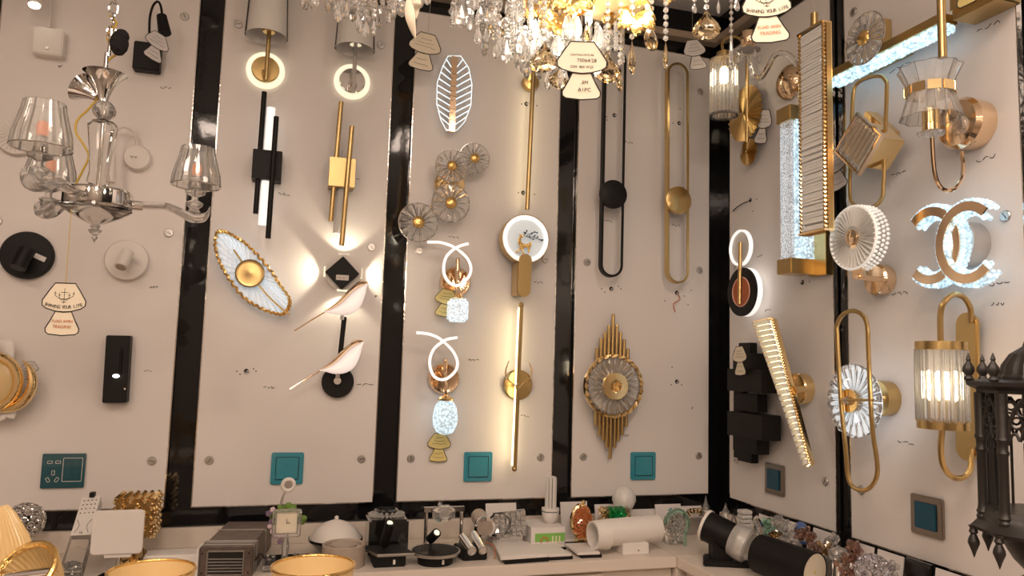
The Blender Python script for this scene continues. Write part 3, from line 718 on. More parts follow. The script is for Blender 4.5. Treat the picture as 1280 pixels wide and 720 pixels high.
deer = [(172, 210), (182, 222), (196, 226), (205, 232), (186, 240), (180, 252), (182, 270), (192, 284), (215, 288), (240, 282), (250, 272), (258, 276), (256, 300), (246, 316), (243, 345), (236, 352), (232, 348), (234, 322), (222, 312), (200, 318), (194, 332), (200, 345), (204, 366), (196, 366), (190, 346), (184, 326), (164, 334), (150, 348), (188, 354), (186, 358), (144, 350), (142, 344), (160, 326), (176, 314), (166, 298), (160, 276), (162, 254), (168, 236), (178, 228), (168, 216)]
MB().prism([g(x, y) for x, y in deer], (0, .006, 0)).build('deer', M['orn'], t, smooth=False, bevel=.0006)
m = MB(); G = lambda L: m.tube([g(x, y) + V(0, .003, 0) for x, y in L], .0011, 5)
for L in ([(196, 226), (212, 218), (222, 196)], [(205, 230), (222, 232), (230, 222), (240, 214), (256, 216)], [(222, 233), (245, 240), (268, 236), (290, 246), (310, 252), (338, 258)], [(240, 238), (252, 248), (272, 252)], [(268, 236), (282, 228)], [(262, 208), (280, 202), (296, 206)], [(212, 218), (206, 204)], [(290, 246), (302, 236)], [(310, 252), (322, 262)]): G(L)
m.build('antlers', M['iron'], t)
m = MB()
for x, y in ((224, 192), (256, 214), (262, 208), (280, 200), (298, 206), (338, 258), (330, 262), (302, 236), (282, 228), (272, 252), (206, 204), (244, 230), (215, 208)): m.sph(g(x, y) + V(0, .003, 0), .0028, 8)
m.build('antler_beads', M['iron'], t)

t = Thing('antler_bar_lamp', 'upright brass bar lamp with a small gold antler on its round mount', 'wall lamp', 'back', 646, 481)
MB().lathe([(.048, 0), (.050, .004), (.050, .014), (.046, .018), (.0001, .02)], (0, 0, 0), (0, -1, 0), 40).build('wall_base', M['brass'], t)
a, b = t.p(651.5, 381, .06), t.p(643, 586, .06)
q_ = V(0, 0, 1).rotation_difference(a - b).to_matrix()
MB().box((a + b) / 2, (.013, .014, (a - b).length), q_).build('bar', M['brass'], t, bevel=.002)
MB().box((a + b) / 2 + V(-.0072, .003, 0), (.003, .009, (a - b).length - .02), q_).build('led_strip', M['ledstrip'], t)
MB().box((a + b) / 2 + V(0, .009, 0), (.010, .004, (a - b).length - .02), q_).build('led_strip', M['ledstrip'], t)
for e in (a, b): MB().sph(e, .009, 12).build('bar_end', M['brass'], t)
g = lambda x, y, w_=.078: t.p(490 + x / 2, 280 + y / 2, w_)
for L in ([(318, 410), (300, 398), (288, 385), (284, 368), (292, 342)], [(288, 385), (296, 374)], [(300, 398), (282, 392)], [(318, 410), (332, 396), (345, 384), (350, 366), (343, 346)], [(345, 384), (338, 372)], [(334, 395), (352, 386)]):
    pp = spline([g(x, y) for x, y in L], 4); n = len(pp)
    MB().loft([[p_ + V(.0052 * (1 - .7 * i / n) * cos(c_), .0052 * (1 - .75 * i / n) * sin(c_) , 0) for c_ in [2 * pi * j / 7 for j in range(7)]] for i, p_ in enumerate(pp)]).build('antler', M['gold'], t)
MB().cyl((0, 0, 0), g(318, 408), .012).build('mount_pin', M['brass'], t)

# ================================================================ BACK WALL, fourth panel
def loop_lamp(label, mt, ct, cb, hw, disc, rd, led):
    t = Thing('oval_loop_lamp', label, 'wall lamp', 'back', *disc, 'tall oval loop sconces')
    a, b = t.p(*ct, .05), t.p(*cb, .05); r = hw * t.k
    d = (a - b).normalized(); a = a - d * r; b = b + d * r
    MB().tube(stadium(a, b, r - .005), 0, sec=[(-.004, -.011), (.004, -.011), (.004, .011), (-.004, .011)], closed=True, up=(0, 1, 0)).build('loop', M[mt], t)
    MB().tube(stadium(a, b, r - .0105), 0, sec=[(-.0015, -.006), (.0015, -.006), (.0015, .006), (-.0015, .006)], closed=True, up=(0, 1, 0)).build('inner_diffuser', M[led], t)
    MB().lathe([(rd * t.k, 0), (rd * t.k, .012), (rd * t.k - .003, .014), (.0001, .014)], t.p(*disc, .062), (0, -1, 0), 48).build('front_disc', M[mt], t)
    MB().cyl((0, 0, 0), t.p(*disc, .06), .03).build('wall_base', M[mt], t)
loop_lamp('tall black oval loop lamp with a black round disc', 'bk', (768.5, 61), (763, 347), 15, (765.5, 243.5), 17.5, 'frost')
loop_lamp('tall gold oval loop lamp with a gold round disc', 'brass', (846, 79), (846, 355), 15, (846.5, 251), 17, 'frost')
price_tag(865, 50, 'back', 'white tag hung on a thread above the gold oval loop', 'paperw', rz=0, H=.10, w=.25, tilt=-16, yaw=0, string_to=(866, 0, .25))

t = Thing('sunburst_lamp', 'brass sunburst wall lamp with upright rods behind a crystal wheel', 'wall lamp', 'back', 767, 482)
g = lambda x, y, w_=.03: t.p(690 + x / 2.4, 340 + y / 2.4, w_)
for (x0, y0), (x1, y1) in zip([(135, 228), (147, 198), (159, 180), (171, 160), (184, 126), (195, 158), (206, 180), (217, 202), (228, 230)],
                              [(131, 462), (142, 490), (153, 506), (164, 527), (174, 560), (187, 527), (198, 507), (210, 490), (222, 464)]):
    MB().cyl(g(x0, y0), g(x1, y1), .0058).build('rod', M['brass'], t)
c0 = t.p(767, 482.5, .062); r = 39.5 * t.k * .975
m = MB()
for i in range(24):
    a0, a1 = 2 * pi * i / 24, 2 * pi * (i + 1) / 24; am = (a0 + a1) / 2
    f_ = lambda rr, a_, y_: c0 + V(rr * cos(a_), y_, rr * sin(a_))
    m.loft([[f_(r, a0, .008), f_(r, a0, -.004), f_(r * .9, a0, -.006), f_(r * .9, a0, .008)], [f_(r * 1.0, am, .008), f_(r, am, -.012), f_(r * .9, am, -.003), f_(r * .9, am, .008)], [f_(r, a1, .008), f_(r, a1, -.004), f_(r * .9, a1, -.006), f_(r * .9, a1, .008)]])
m.build('faceted_rim', M['gold'], t, smooth=False)
rosette(t, c0 + V(0, -.002, 0), r * .89, 24, None, .46, .014, cap='brass', name='crystal_wheel')
q = c0 + V(0, -.016, 0)
MB().lathe([(r * .42, 0), (r * .42, .004), (.0001, .004)], q, (0, -1, 0), 36).build('mirror_disc', M['gold'], t)
MB().sph(q + V(0, -.006, 0), .022, 8, (1, .5, 1), flat=True).build('crystal_knob', M['amber'], t)
MB().cyl((0, 0, 0), c0 + V(0, .01, 0), .05).build('wall_base', M['brass'], t)

# ================================================================ RIGHT WALL, panel beside the corner
t = Thing('pleated_glass_lamp', 'brass wall lamp with pleated discs and a lit glass-rod cylinder', 'wall lamp', 'right', 932, 142)
def pleated(px, py, hh, w_, nm):
    c_ = t.p(px, py, w_); r = hh * t.k; m = MB(); n = 32; ra = []
    for rr in (.08, 1.0):
        ra.append([c_ + V(r * rr * cos(2 * pi * i / (2 * n)), (-.004 if i % 2 else .004) * rr * 1.3 - (.006 if rr < .5 else 0), r * rr * sin(2 * pi * i / (2 * n))) for i in range(2 * n)])
    rb = [[v + V(0, .002, 0) for v in q_] for q_ in ra][::-1]
    m.loft(ra + rb, cap=False); d = m.build(nm, M['brass'], t, smooth=False)
    MB().lathe([(.006, 0), (.006, .004), (.003, .006), (.0001, .006)], c_ + V(0, -.006, 0), (0, -1, 0), 14).build('centre_screw', M['brass'], d)
    return c_
c1 = pleated(931, 142, 34, .035, 'pleated_disc'); c2 = pleated(935.5, 190, 16, .03, 'pleated_disc')
MB().lathe([(.04, 0), (.04, .028), (.0001, .028)], V(c1.x, 0, c1.z), (0, -1, 0), 24).build('wall_base', M['brass'], t)
s0, s1 = t.p(934, 62, .05), t.p(934, 178, .035)
MB().cyl(s0, s1, .006).build('stem', M['brass'], t)
g0 = t.p(905, 70, .15)
MB().tube(spline([s0, t.p(931, 54, .06), t.p(922, 47, .09), t.p(912, 46, .12), t.p(903, 53, .15), g0], 6), .005, 8).build('arched_arm', M['brass'], t)
kk = .00225
MB().lathe([(.001, .012), (.024, .012), (.024, -.01), (.040, -.012), (.040, -.016), (.001, -.016)], g0, (0, 0, 1), 32).build('glass_cap', M['brass'], t)
ctr, zt = g0, g0.z - .012
zb = t.p(905, 145, .15).z; m = MB(); n = 22; rr = .042
for i in range(n):
    a = 2 * pi * i / n; x, y = ctr.x + rr * cos(a), ctr.y + rr * sin(a)
    m.lathe([(.0052, 0), (.0052, zt - zb)], (x, y, zb), (0, 0, 1), 6)
m.build('glass_rods', M['crystal'], t, smooth=False)
MB().lathe([(rr + .008, 0), (rr + .008, .004), (rr - .008, .004), (rr - .008, 0), (rr + .008, 0)], (ctr.x, ctr.y, zb), (0, 0, 1), 36, False, False).build('bottom_ring', M['glass'], t)
MB().cyl((ctr.x, ctr.y, zt), (ctr.x, ctr.y, zt - .028), .012).build('lamp_holder', M['brass'], t)
MB().lathe([(.001, 0), (.013, .006), (.015, .02), (.013, .05), (.008, .056), (.001, .056)], (ctr.x, ctr.y, zt - .085), (0, 0, 1), 18).build('bulb', M['bulb'], t)

t = Thing('swan_arm_sconce', 'clear glass S-shaped arm sconce on a dark round mount', 'wall lamp', 'right', 989, 103)
MB().lathe([(.056, 0), (.058, .008), (.050, .022), (.030, .032), (.012, .036), (.0001, .038)], (0, 0, 0), (0, -1, 0), 40).build('wall_base', M['rose'], t)
sp = [(996, 82, .03), (990, 72, .05), (978, 66, .075), (967, 71, .10), (960, 84, .125), (951, 97, .15), (942, 95, .165), (938, 83, .175), (936, 68, .18)]
MB().tube(spline([t.p(x, y, w_) for x, y, w_ in sp], 6), .0085, 10).build('glass_arm', M['glass'], t)
q = t.p(936, 68, .18)
MB().lathe([(.008, 0), (.03, .006), (.036, .012), (.03, .012), (.006, .008)], q, (0, 0, 1), 24, flute=.06, fn=10).build('glass_dish', M['crystal'], t)
MB().lathe([(.012, 0), (.022, .01), (.026, .03), (.024, .05), (.001, .05)], q + V(-.0, 0, .02), (0, 0, 1), 24).build('copper_cup', M['rose'], t)
for i in range(5):
    a = 2 * pi * i / 5; MB().drop(q + V(.033 * cos(a), .033 * sin(a), .006), .035, .006).build('crystal_drop', M['crystal'], t, smooth=False)

t = Thing('bubble_bar_lamp', 'bubble crystal bar wall lamp with square gold end caps', 'wall lamp', 'right', 990, 250)
za, zb2 = t.p(990, 150, .05).z, t.p(990, 335, .05).z
xa, xb = t.p(969, 250, .085).x, t.p(990, 250, .085).x; xm, xw = (xa + xb) / 2, abs(xb - xa)
xw = .055
x1 = t.p(985, 250, .085).x
MB().box((x1 + .05, -.012, (za + zb2) / 2), (.075, .024, za - zb2 + .06)).build('back_channel', M['brass'], t, bevel=.001)
m = MB().box((x1, -.068, (za + zb2) / 2), (xw, .05, za - zb2 - .03)); m.build('bubble_crystal', M['bubble'], t, bevel=.002)
MB().box((x1 + xw / 2 + .006, -.05, (za + zb2) / 2), (.010, .07, za - zb2 - .04)).build('lit_strip', M['cryscool'], t)
m = MB()
for zz, s_ in ((za + .002, 1), (zb2 - .002, -1)): MB().box((x1 + .004, -.062, zz), (xw + .012, .085, .045)).build('end_cap', M['brass'], t, bevel=.002)

# tall crystal pendant hung from the ceiling
t = Thing('crystal_slab_pendant', 'tall hanging slab lamp of stacked clear crystal bars between beaded gold rails', 'pendant lamp', ('x', -.22), 1018, 160, rz=-pi / 2)
L0, L1, R0, R1 = t.p(1004, 46), t.p(1004, 288), t.p(1031, 30), t.p(1036.5, 290)
x0, x1 = (L0.x + L1.x) / 2, (R0.x + R1.x) / 2; zt, zb = (L0.z + R0.z) / 2, (L1.z + R1.z) / 2
m = MB(); n = 64
for i in range(n):
    z = zb + (zt - zb) * (i + .5) / n; rnd = random.Random(i)
    m.box(((x0 + x1) / 2, 0, z), (x1 - x0 - .010, .022 + rnd.uniform(-.003, .003), (zt - zb) / n * .95), Matrix.Rotation(rnd.uniform(-.02, .02), 3, 'Y') @ Matrix.Rotation(rnd.uniform(-.25, .25), 3, 'X'))
m.build('crystal_bars', M['slab'], t, smooth=False, bevel=.0015, seg=1)
m = MB(); MB_n = 50
for xx in (x0, x1):
    m.box((xx, .012, (zt + zb) / 2), (.008, .006, zt - zb))
    for i in range(MB_n): m.sph((xx, -.008, zb + (zt - zb) * (i + .5) / MB_n), .0062, 6, flat=True)
m.box(((x0 + x1) / 2, 0, zt + .003), (x1 - x0 + .008, .03, .006)); m.box(((x0 + x1) / 2, 0, zb - .003), (x1 - x0 + .008, .03, .006))
m.build('beaded_rail', M['gold'], t, smooth=False)
MB().box((x1 + .004, .004, (zt + zb) / 2), (.004, .014, zt - zb)).build('side_rail', M['brass'], t)
q = t.p(1018, 34); MB().cyl((q.x, 0, zt), (q.x, 0, zt + .045), .0095).build('top_fitting', M['brass'], t)
MB().cyl((q.x, 0, zt + .045), (q.x, 0, ZCEIL - t.o.z), .0008, n=6).build('hanging_wire', M['string'], t)

t = Thing('double_round_lamp', 'clear ring over a black copper-centred disc with an upright brass bar', 'wall lamp', 'right', 931, 365)
c1 = t.p(928, 310, .06); r1 = .0605
MB().lathe([(r1 * .9, 0), (r1, 0), (r1, .012), (r1 * .9, .012), (r1 * .9, 0)], c1, (0, -1, 0), 48, False, False).build('lit_ring', M['ledn'], t)
MB().lathe([(r1 * .9, 0), (r1 * .9, .006), (.0001, .006)], c1, (0, -1, 0), 40).build('alabaster_disc', M['frost'], t)
c2 = t.p(930, 365, .05); r2 = .081
MB().lathe([(r2, 0), (r2, .018), (.0001, .018)], c2 + V(0, 0.016, 0), (0, -1, 0), 56).build('lit_body', M['ledn'], t)
MB().lathe([(r2, 0), (r2, .008), (r2 * .62, .008), (r2 * .62, .004), (.001, .004)], c2 + V(0, -.003, 0), (0, -1, 0), 56).build('black_disc', M['bk'], t)
MB().lathe([(r2 * .58, 0), (r2 * .58, .004), (.0001, .004)], c2 + V(0, -.0075, 0), (0, -1, 0), 40).build('copper_centre', mat('copper_red', (.45, .13, .05), .3, metal=.6), t)
MB().tube(circ(c2 + V(0, -.0115, 0), r2 * .6, 44), .0022, 6, closed=True).build('pink_rim', mat('pink_rim', (.85, .5, .4), .4), t)
MB().cyl(t.p(925.5, 303, .08), t.p(924.5, 380, .085), .0065).build('brass_bar', M['brass'], t)
MB().cyl(V(c2.x, 0, c2.z), c2, .03).build('wall_base', M['bk'], t)

t = Thing('tapered_crystal_lamp', 'long tapering lit crystal lamp leaning off a round gold mount', 'wall lamp', 'right', 1003, 486)
MB().lathe([(.046, 0), (.047, .03), (.044, .034), (.0001, .035)], t.p(1006, 486, 0), (0, -1, 0), 40).build('wall_base', M['gold'], t)
A, B_, C_, D_ = t.p(943, 403, .09), t.p(966, 398, .09), t.p(1013.5, 580, .08), t.p(1009, 584, .08)
m = MB(); m.prism([A, B_, C_, D_], (0, .014, 0)); m.build('back_channel', M['gold'], t)
m = MB(); n = 26; e_ = .10
for i in range(n):
    f0, f1 = (i + .08) / n, (i + .92) / n
    P = lambda f_, s_: (A.lerp(D_, f_)).lerp(B_.lerp(C_, f_), s_)
    q_ = [P(f0, e_), P(f0, 1 - e_), P(f1, 1 - e_), P(f1, e_)]
    m.prism([v - V(0, .003, 0) for v in q_], (0, -.012, 0))
MB().prism([v + V(0, -.0005, 0) for v in (A.lerp(B_, .08), A.lerp(B_, .92), D_.lerp(C_, .92), D_.lerp(C_, .08))], (0, .002, 0)).build('led_board', mat('warm_led_board', (1, .9, .7), .5, emit=(1, .85, .5), es=2.2), t)
m.build('lit_crystal_bars', M['slab'], t, smooth=False, bevel=.001, seg=1)
m = MB()
for a_, b_ in ((A, D_), (B_, C_), (A, B_)):
    nn = int((a_ - b_).length / .0085)
    for i in range(nn): m.sph(a_.lerp(b_, (i + .5) / nn) + V(0, -.004, 0), .0052, 6, flat=True)
m.build('beaded_edge', M['gold'], t, smooth=False)
MB().cyl(t.p(1005, 486, .03), t.p(992, 488, .078), .012).build('arm', M['gold'], t)

t = Thing('black_block_lamp', 'black wall lamp of stepped overlapping square blocks', 'wall lamp', 'right', 930, 505)
g = lambda x, y, w_: t.p(890 + x / 2.77, 360 + y / 2.77, w_)
for i, (xa_, xb_, ya, yb, w_) in enumerate([(92, 133, 190, 275, .05), (72, 155, 226, 300, .07), (52, 172, 279, 365, .09), (74, 158, 362, 432, .06), (52, 175, 426, 530, .09), (72, 155, 498, 578, .07), (88, 137, 560, 608, .05)]):
    a, b = g(xa_, ya, w_), g(xb_, yb, w_)
    MB().box(((a.x + b.x) / 2, -w_ / 2 - .012, (a.z + b.z) / 2), (b.x - a.x, w_ - .024, a.z - b.z)).build('block', M['bk'], t, bevel=.001)
MB().box((0, -.012, 0), (.05, .024, .36)).build('back_plate', M['bk'], t)
price_tag(924, 433, 'right', 'cream tag hung over the black stepped block lamp', 'paper', rz=-pi / 2, H=.092, w=.105, tilt=-3)
price_tag(957, 137, 'right', 'white tag hung beside the pleated brass discs', 'paperw', rz=-pi / 2, H=.11, w=.03, tilt=18)
price_tag(1041, 190, 'right', 'tag peeping out behind the crystal slab pendant', 'paperw', rz=-pi / 2, H=.11, w=.10, tilt=-10)

# ================================================================ RIGHT WALL, wide panel
t = Thing('crystal_flower_lamp', 'crystal flower wall lamp with gold centre on a square gold box', 'wall lamp', 'right', 1102, 48)
MB().box((.0, -.03, 0), (.075, .06, .075)).build('wall_box', M['brass'], t, bevel=.002)
c_ = t.p(1081, 48, .10); rosette(t, c_, .068, 14, 'chrome', .3, .014)
MB().cyl((0, -.05, 0), c_, .012).build('arm', M['brass'], t)

t = Thing('crystal_linear_lamp', 'slanting-looking level gold bar lamp with icy lit crystal fringe', 'wall lamp', 'right', 1112, 65)
a, b = t.p(1040, 97, .06), t.p(1184.5, 22, .06); zz = (a.z + b.z) / 2; 
MB().box(((a.x + b.x) / 2, -.055, zz), (b.x - a.x, .05, .022)).build('gold_channel', M['brass'], t, bevel=.001)
m = MB(); n = 60; rnd = random.Random(3)
for i in range(n):
    x = a.x + (b.x - a.x) * (i + .5) / n
    for yy in (-.072, -.058, -.043):
        m.lathe([(.001, 0), (.007, .006), (.007, .015), (.004, .02)], (x + rnd.uniform(-.002, .002), yy, zz - .030 - rnd.uniform(0, .004)), (0, 0, 1), 5)
m.build('crystal_fringe', M['cryscool'], t, smooth=False)
MB().box((0, -.015, zz), (.16, .03, .03)).build('wall_mount', M['brass'], t)

t = Thing('brass_tube_pendant', 'thin brass tube hanging in front of the crystal bar lamp', 'pendant lamp', ('x', -.22), 1178, 72, rz=-pi / 2)
a, b = t.p(1173, 0), t.p(1178.3, 72); 
MB().cyl((b.x, 0, b.z), (b.x, 0, ZCEIL - t.o.z - .02), .0085).build('tube', M['brass'], t)
MB().cyl((b.x, 0, b.z - .001), (b.x, 0, b.z + .002), .0065).build('lens', M['frost'], t)
MB().cyl((b.x, 0, ZCEIL - t.o.z - .02), (b.x, 0, ZCEIL - t.o.z), .03).build('ceiling_canopy', M['brass'], t)

t = Thing('brass_box_lamp', 'gold box-shaped bar wall lamp near the ceiling, cut by the frame', 'wall lamp', 'right', 1215, 8)
a = t.p(1194, 20, .06)
b = t.p(1250, -8, .06)
MB().box(((a.x + b.x) / 2, -.035, a.z + .012), (b.x - a.x, .07, .05)).build('body', M['brass'], t, bevel=.002)
MB().box(((a.x + b.x) / 2, -.075, a.z + .02), (b.x - a.x - .01, .01, .03)).build('front_lip', M['brass'], t)
price_tag(1211, -66, 'right', 'yellow tag at the top edge in front of the gold box lamp', 'papery', rz=-pi / 2 + .35, H=.125, w=.14, tilt=-3)

t = Thing('diamond_loop_lamp', 'upright gold rounded loop wall lamp with a crystal-fronted gold diamond box', 'wall lamp', 'right', 1098, 176)
ps = [(1062, 240), (1063.5, 180), (1066.5, 118), (1072, 104), (1085, 97), (1100, 95), (1107, 101), (1108.5, 112), (1106, 180), (1104, 235), (1102, 248), (1094, 257), (1078, 260), (1066, 254)]
MB().tube(spline([t.p(x, y, .075) for x, y in ps], 5, closed=True), .0052, 8, closed=True).build('loop', M['brass'], t)
cf = t.p(1074, 180, .135); s_ = .056
D45 = Matrix.Rotation(pi / 4, 3, 'Y')
MB().box(cf + V(0, .045, 0), (s_ * 1.5, .085, s_ * 1.5), D45).build('box_body', M['gold'], t, bevel=.001)
m = MB()
fr = [cf + V(0, -.002, 0) + D45 @ V(x, 0, z) for x, z in ((-s_, -s_), (s_, -s_), (s_, s_), (-s_, s_))]
m.tube(fr, 0, sec=[(-.003, -.006), (.003, -.006), (.003, .006), (-.003, .006)], closed=True, up=(0, 1, 0)); m.build('front_frame', M['rose'], t)
m = MB()
for i in range(7):
    m.box(cf + V(0, -.002, 0) + D45 @ V(-s_ + (i + .5) * 2 * s_ / 7, 0, 0), (2 * s_ / 7 * .8, .014, 2 * s_ - .008), D45)
m.build('crystal_rods', M['crystal'], t, smooth=False, bevel=.003, seg=1)
MB().box(cf + V(0, .0085, 0), (s_ * 1.2, .004, s_ * 1.2), D45).build('led_board', M['ledw'], t)
MB().box((0, -.02, 0), (s_ * 2.0, .04, s_ * 2.0), D45).build('wall_base', M['gold'], t, bevel=.002)

t = Thing('glass_shade_sconce', 'waisted clear glass shade sconce on a curved gold arm', 'wall lamp', 'right', 1213, 158)
MB().lathe([(.058, 0), (.060, .045), (.052, .056), (.03, .062), (.0001, .064)], t.p(1219, 157, 0), (0, -1, 0), 44).build('wall_base', M['rose'], t)
MB().sph(t.p(1201, 157, .066), .022, 12, (1, .5, 1), flat=True).build('crystal_boss', M['crystal'], t)
W_ = .19
so, st = t.p(1164, 168, W_), t.p(1163, 84, W_)
arm = [(1202, 190, .055), (1204, 205, .065), (1202, 222, .09), (1193, 236, .12), (1180, 237, .15), (1171, 226, .175), (1167, 205, .185), (1165, 172, W_)]
MB().tube(spline([t.p(*a_) for a_ in arm], 6), .0045, 8).build('curved_arm', M['rose'], t)
X, Y = so.x, so.y
MB().lathe([(.006, -.006), (.024, -.003), (.028, .004), (.024, .004), (.008, .001)], (X, Y, so.z), (0, 0, 1), 28).build('glass_dish', M['crystal'], t)
MB().lathe([(.012, 0), (.017, .004), (.017, .05), (.014, .054), (.001, .054)], (X, Y, so.z + .004), (0, 0, 1), 24).build('candle_socket', M['gold'], t)
zb, zt = t.p(1163, 148, W_).z, st.z; H = zt - zb
prof = [(.060, 0), (.052, H * .22), (.043, H * .5), (.048, H * .72), (.062, H * .98), (.058, H * .98), (.044, H * .72), (.039, H * .5), (.048, H * .22), (.056, 0), (.060, 0)]
MB().lathe(prof, (X, Y, zb), (0, 0, 1), 40, False, False, flute=.05, fn=10).build('glass_shade', M['crystal'], t, ang=15)
m = MB()
for i in range(10):
    a = 2 * pi * i / 10; q_ = Matrix.Rotation(a, 3, 'Z'); m.box(V(X, Y, zb + H * .53) + q_ @ V(.0475, 0, 0), (.003, .026, .02), q_)
m.build('gold_band', M['gold'], t)
MB().lathe([(.008, 0), (.012, .02), (.008, .04), (.001, .055)], (X, Y, so.z + .058), (0, 0, 1), 16).build('bulb', M['frost'], t)

t = Thing('shell_disc_lamp', 'round ribbed acrylic dish lamp on a gold arm and round mount', 'wall lamp', 'right', 1102, 349)
MB().lathe([(.040, 0), (.041, .03), (.036, .036), (.0001, .038)], t.p(1106, 350, 0), (0, -1, 0), 40).build('wall_base', M['rose'], t)
cd_ = t.p(1066, 297, .13); r = .084; m = MB(); n = 36
for i in range(n):
    a = 2 * pi * i / n; d_ = V(cos(a), 0, sin(a)); tt = V(-sin(a), 0, cos(a))
    m.loft([[cd_ + d_ * (r * .34) + tt * .0012, cd_ + d_ * (r * .34) - tt * .0012, cd_ + d_ * (r * .34) - V(0, .004, 0)], [cd_ + d_ * (r * .93) + tt * .0034, cd_ + d_ * (r * .93) - tt * .0034, cd_ + d_ * (r * .93) - V(0, .009, 0)]])
m.lathe([(r * .95, -.004), (r * .95, .006), (.02, .004)], cd_, (0, 1, 0), 44, False, False)
m.build('ribbed_dish', M['slab'], t, smooth=False)
m = MB(); m.tube(circ(cd_, r * .96, 48), .0035, 6, closed=True); m.build('dish_rim', M['softw'], t)
m = MB()
for j in range(3):
    rr, yy = r * .97, .008 + .013 * j
    for i in range(44):
        a = 2 * pi * (i + .5 * (j % 2)) / 44; m.sph(cd_ + V(rr * cos(a), yy, rr * sin(a)), .0048, 6, flat=True)
m.build('beaded_side', M['softw'], t, smooth=False)
MB().lathe([(.020, 0), (.020, .008), (.017, .010), (.0001, .010)], cd_ + V(0, .002, 0), (0, -1, 0), 28).build('centre_boss', M['rose'], t)
a, b = cd_ + V(0, -.002, -.01), t.p(1073, 347, .125)
m = MB(); m.loft([[a + V(-.008, 0, 0), a + V(.008, 0, 0), a + V(.008, .008, 0), a + V(-.008, .008, 0)], [b + V(-.02, 0, 0), b + V(.02, 0, 0), b + V(.02, .01, 0), b + V(-.02, .01, 0)]]); m.build('tapered_bracket', M['rose'], t)
MB().cyl(t.p(1070, 346, .13), t.p(1106, 350, .03), .007).build('arm', M['rose'], t)

t = Thing('interlocked_letter_lamp', 'lit crystal wall lamp shaped as two interlocked mirrored letters C', 'wall lamp', 'right', 1203, 306)
MB().lathe([(.052, 0), (.052, .05), (.0001, .05)], t.p(1214, 306, 0), (0, -1, 0), 44).build('wall_base', M['steel'], t)
def cshape(px, py, a0, a1, w_, mir):
    c_ = t.p(px, py, w_); r = .070; rv = .080
    pts = [c_ + V(r * cos(a0 + (a1 - a0) * i / 40), 0, rv * sin(a0 + (a1 - a0) * i / 40)) for i in range(41)]
    hw = .0105
    MB().tube(pts, 0, sec=[(-hw, -.002), (hw, -.002), (hw, .002), (-hw, .002)], up=(0, 1, 0)).build('mirror_face', M['rose'], t)
    m = MB()
    rnd = random.Random(9)
    for i in range(0, 41):
        p_ = pts[i]; rad = (p_ - c_).normalized()
        for s_ in (-1, 1):
            for k in range(2):
                m.sph(p_ + rad * (s_ * (hw + .003)) + V(0, .008 + k * .016, 0), .0066, 6, (1, 1, 1), Matrix.Rotation(rnd.uniform(0, 3), 3, 'Y'), flat=True)
    m.build('lit_crystal_edge', M['cryscool'], t, smooth=False)
cshape(1208, 303, R(48), R(312), .085, 0)
cshape(1163, 307, R(132), R(-132), .075, 1)
q = t.p(1186, 306, .07); MB().sph(q, .034, 12, (.6, .5, 1.3), flat=True).build('centre_crystal', M['cryscool'], t, smooth=False)

t = Thing('wheel_loop_lamp', 'tall gold oval loop wall lamp with a round crystal wheel', 'wall lamp', 'right', 1102, 498)
MB().lathe([(.045, 0), (.046, .04), (.0001, .041)], t.p(1110, 498, 0), (0, -1, 0), 40).build('wall_base', M['brass'], t)
cw = t.p(1067, 501, .10)
rosette(t, cw, .094, 22, None, .30, .016, mt='crystal', cap='brass', name='crystal_wheel')
MB().cyl(t.p(1108, 498, .03), cw + V(0, .012, 0), .012).build('arm', M['brass'], t)
MB().lathe([(.03, 0), (.03, .004), (.0001, .004)], cw + V(0, -.012, 0), (0, -1, 0), 32).build('mirror_disc', M['gold'], t)
MB().sph(cw + V(0, -.022, 0), .012, 8, flat=True).build('crystal_ball', M['crystal'], t, smooth=False)
lp_ = [(1046.5, 420), (1047, 405), (1054, 393), (1066, 388.5), (1078, 394), (1084, 408), (1085.5, 440), (1090, 530), (1096, 575), (1096, 595), (1088, 609), (1077, 613), (1066, 608), (1060, 595), (1057, 560), (1051, 500)]
MB().tube(spline([t.p(x, y, .125) for x, y in lp_], 5, closed=True), .0055, 8, closed=True).build('loop', M['brass'], t)
MB().cyl(t.p(1051, 500, .125), t.p(1092, 500, .125), .003).build('cross_pin', M['brass'], t)
for i in range(14):
    pass
MB().lathe([(.088, 0), (.030, .001)], cw + V(0, .010, 0), (0, -1, 0), 40, False, False).build('led_ring', mat('led_ring_soft', (.9, .95, 1), .4, emit=(.85, .93, 1), es=.8), t)

t = Thing('glass_cylinder_sconce', 'brass sconce with lit ribbed glass cylinder between two hooped arms', 'wall lamp', 'right', 1210, 482)
W_ = .13
a, b = t.p(1207, 406, .03), t.p(1207, 560, .03)
MB().prism(stadium(a, b, .028), (0, .012, 0)).build('plate', M['brass'], t, bevel=.002)
a2, b2 = t.p(1214, 430, .0), t.p(1214, 540, .0)
MB().box(((a2.x + b2.x) / 2, -.011, (a2.z + b2.z) / 2), (.05, .022, a2.z - b2.z)).build('wall_base', M['brass'], t)
ct, cb = t.p(1176, 434, W_), t.p(1175.5, 530, W_); X, Y = ct.x, ct.y; r = .060
r = (t.p(1204.5, 480, W_) - t.p(1147, 480, W_)).length / 2 * .84
MB().lathe([(.001, -.006), (r, -.006), (r, .012), (.001, .012)], (X, Y, ct.z), (0, 0, 1), 40).build('top_cap', M['brass'], t)
MB().lathe([(r * .86, -.010), (r, -.010), (r, .010), (r * .86, .010), (r * .86, -.010)], (X, Y, cb.z), (0, 0, 1), 40, False, False).build('bottom_ring', M['brass'], t)
m = MB(); n = 20
for i in range(n):
    q_ = 2 * pi * i / n; m.lathe([(.0085, 0), (.0085, ct.z - cb.z - .012)], (X + r * .88 * cos(q_), Y + r * .88 * sin(q_), cb.z + .006), (0, 0, 1), 8)
m.build('glass_rods', M['crystal'], t, smooth=True, ang=20)
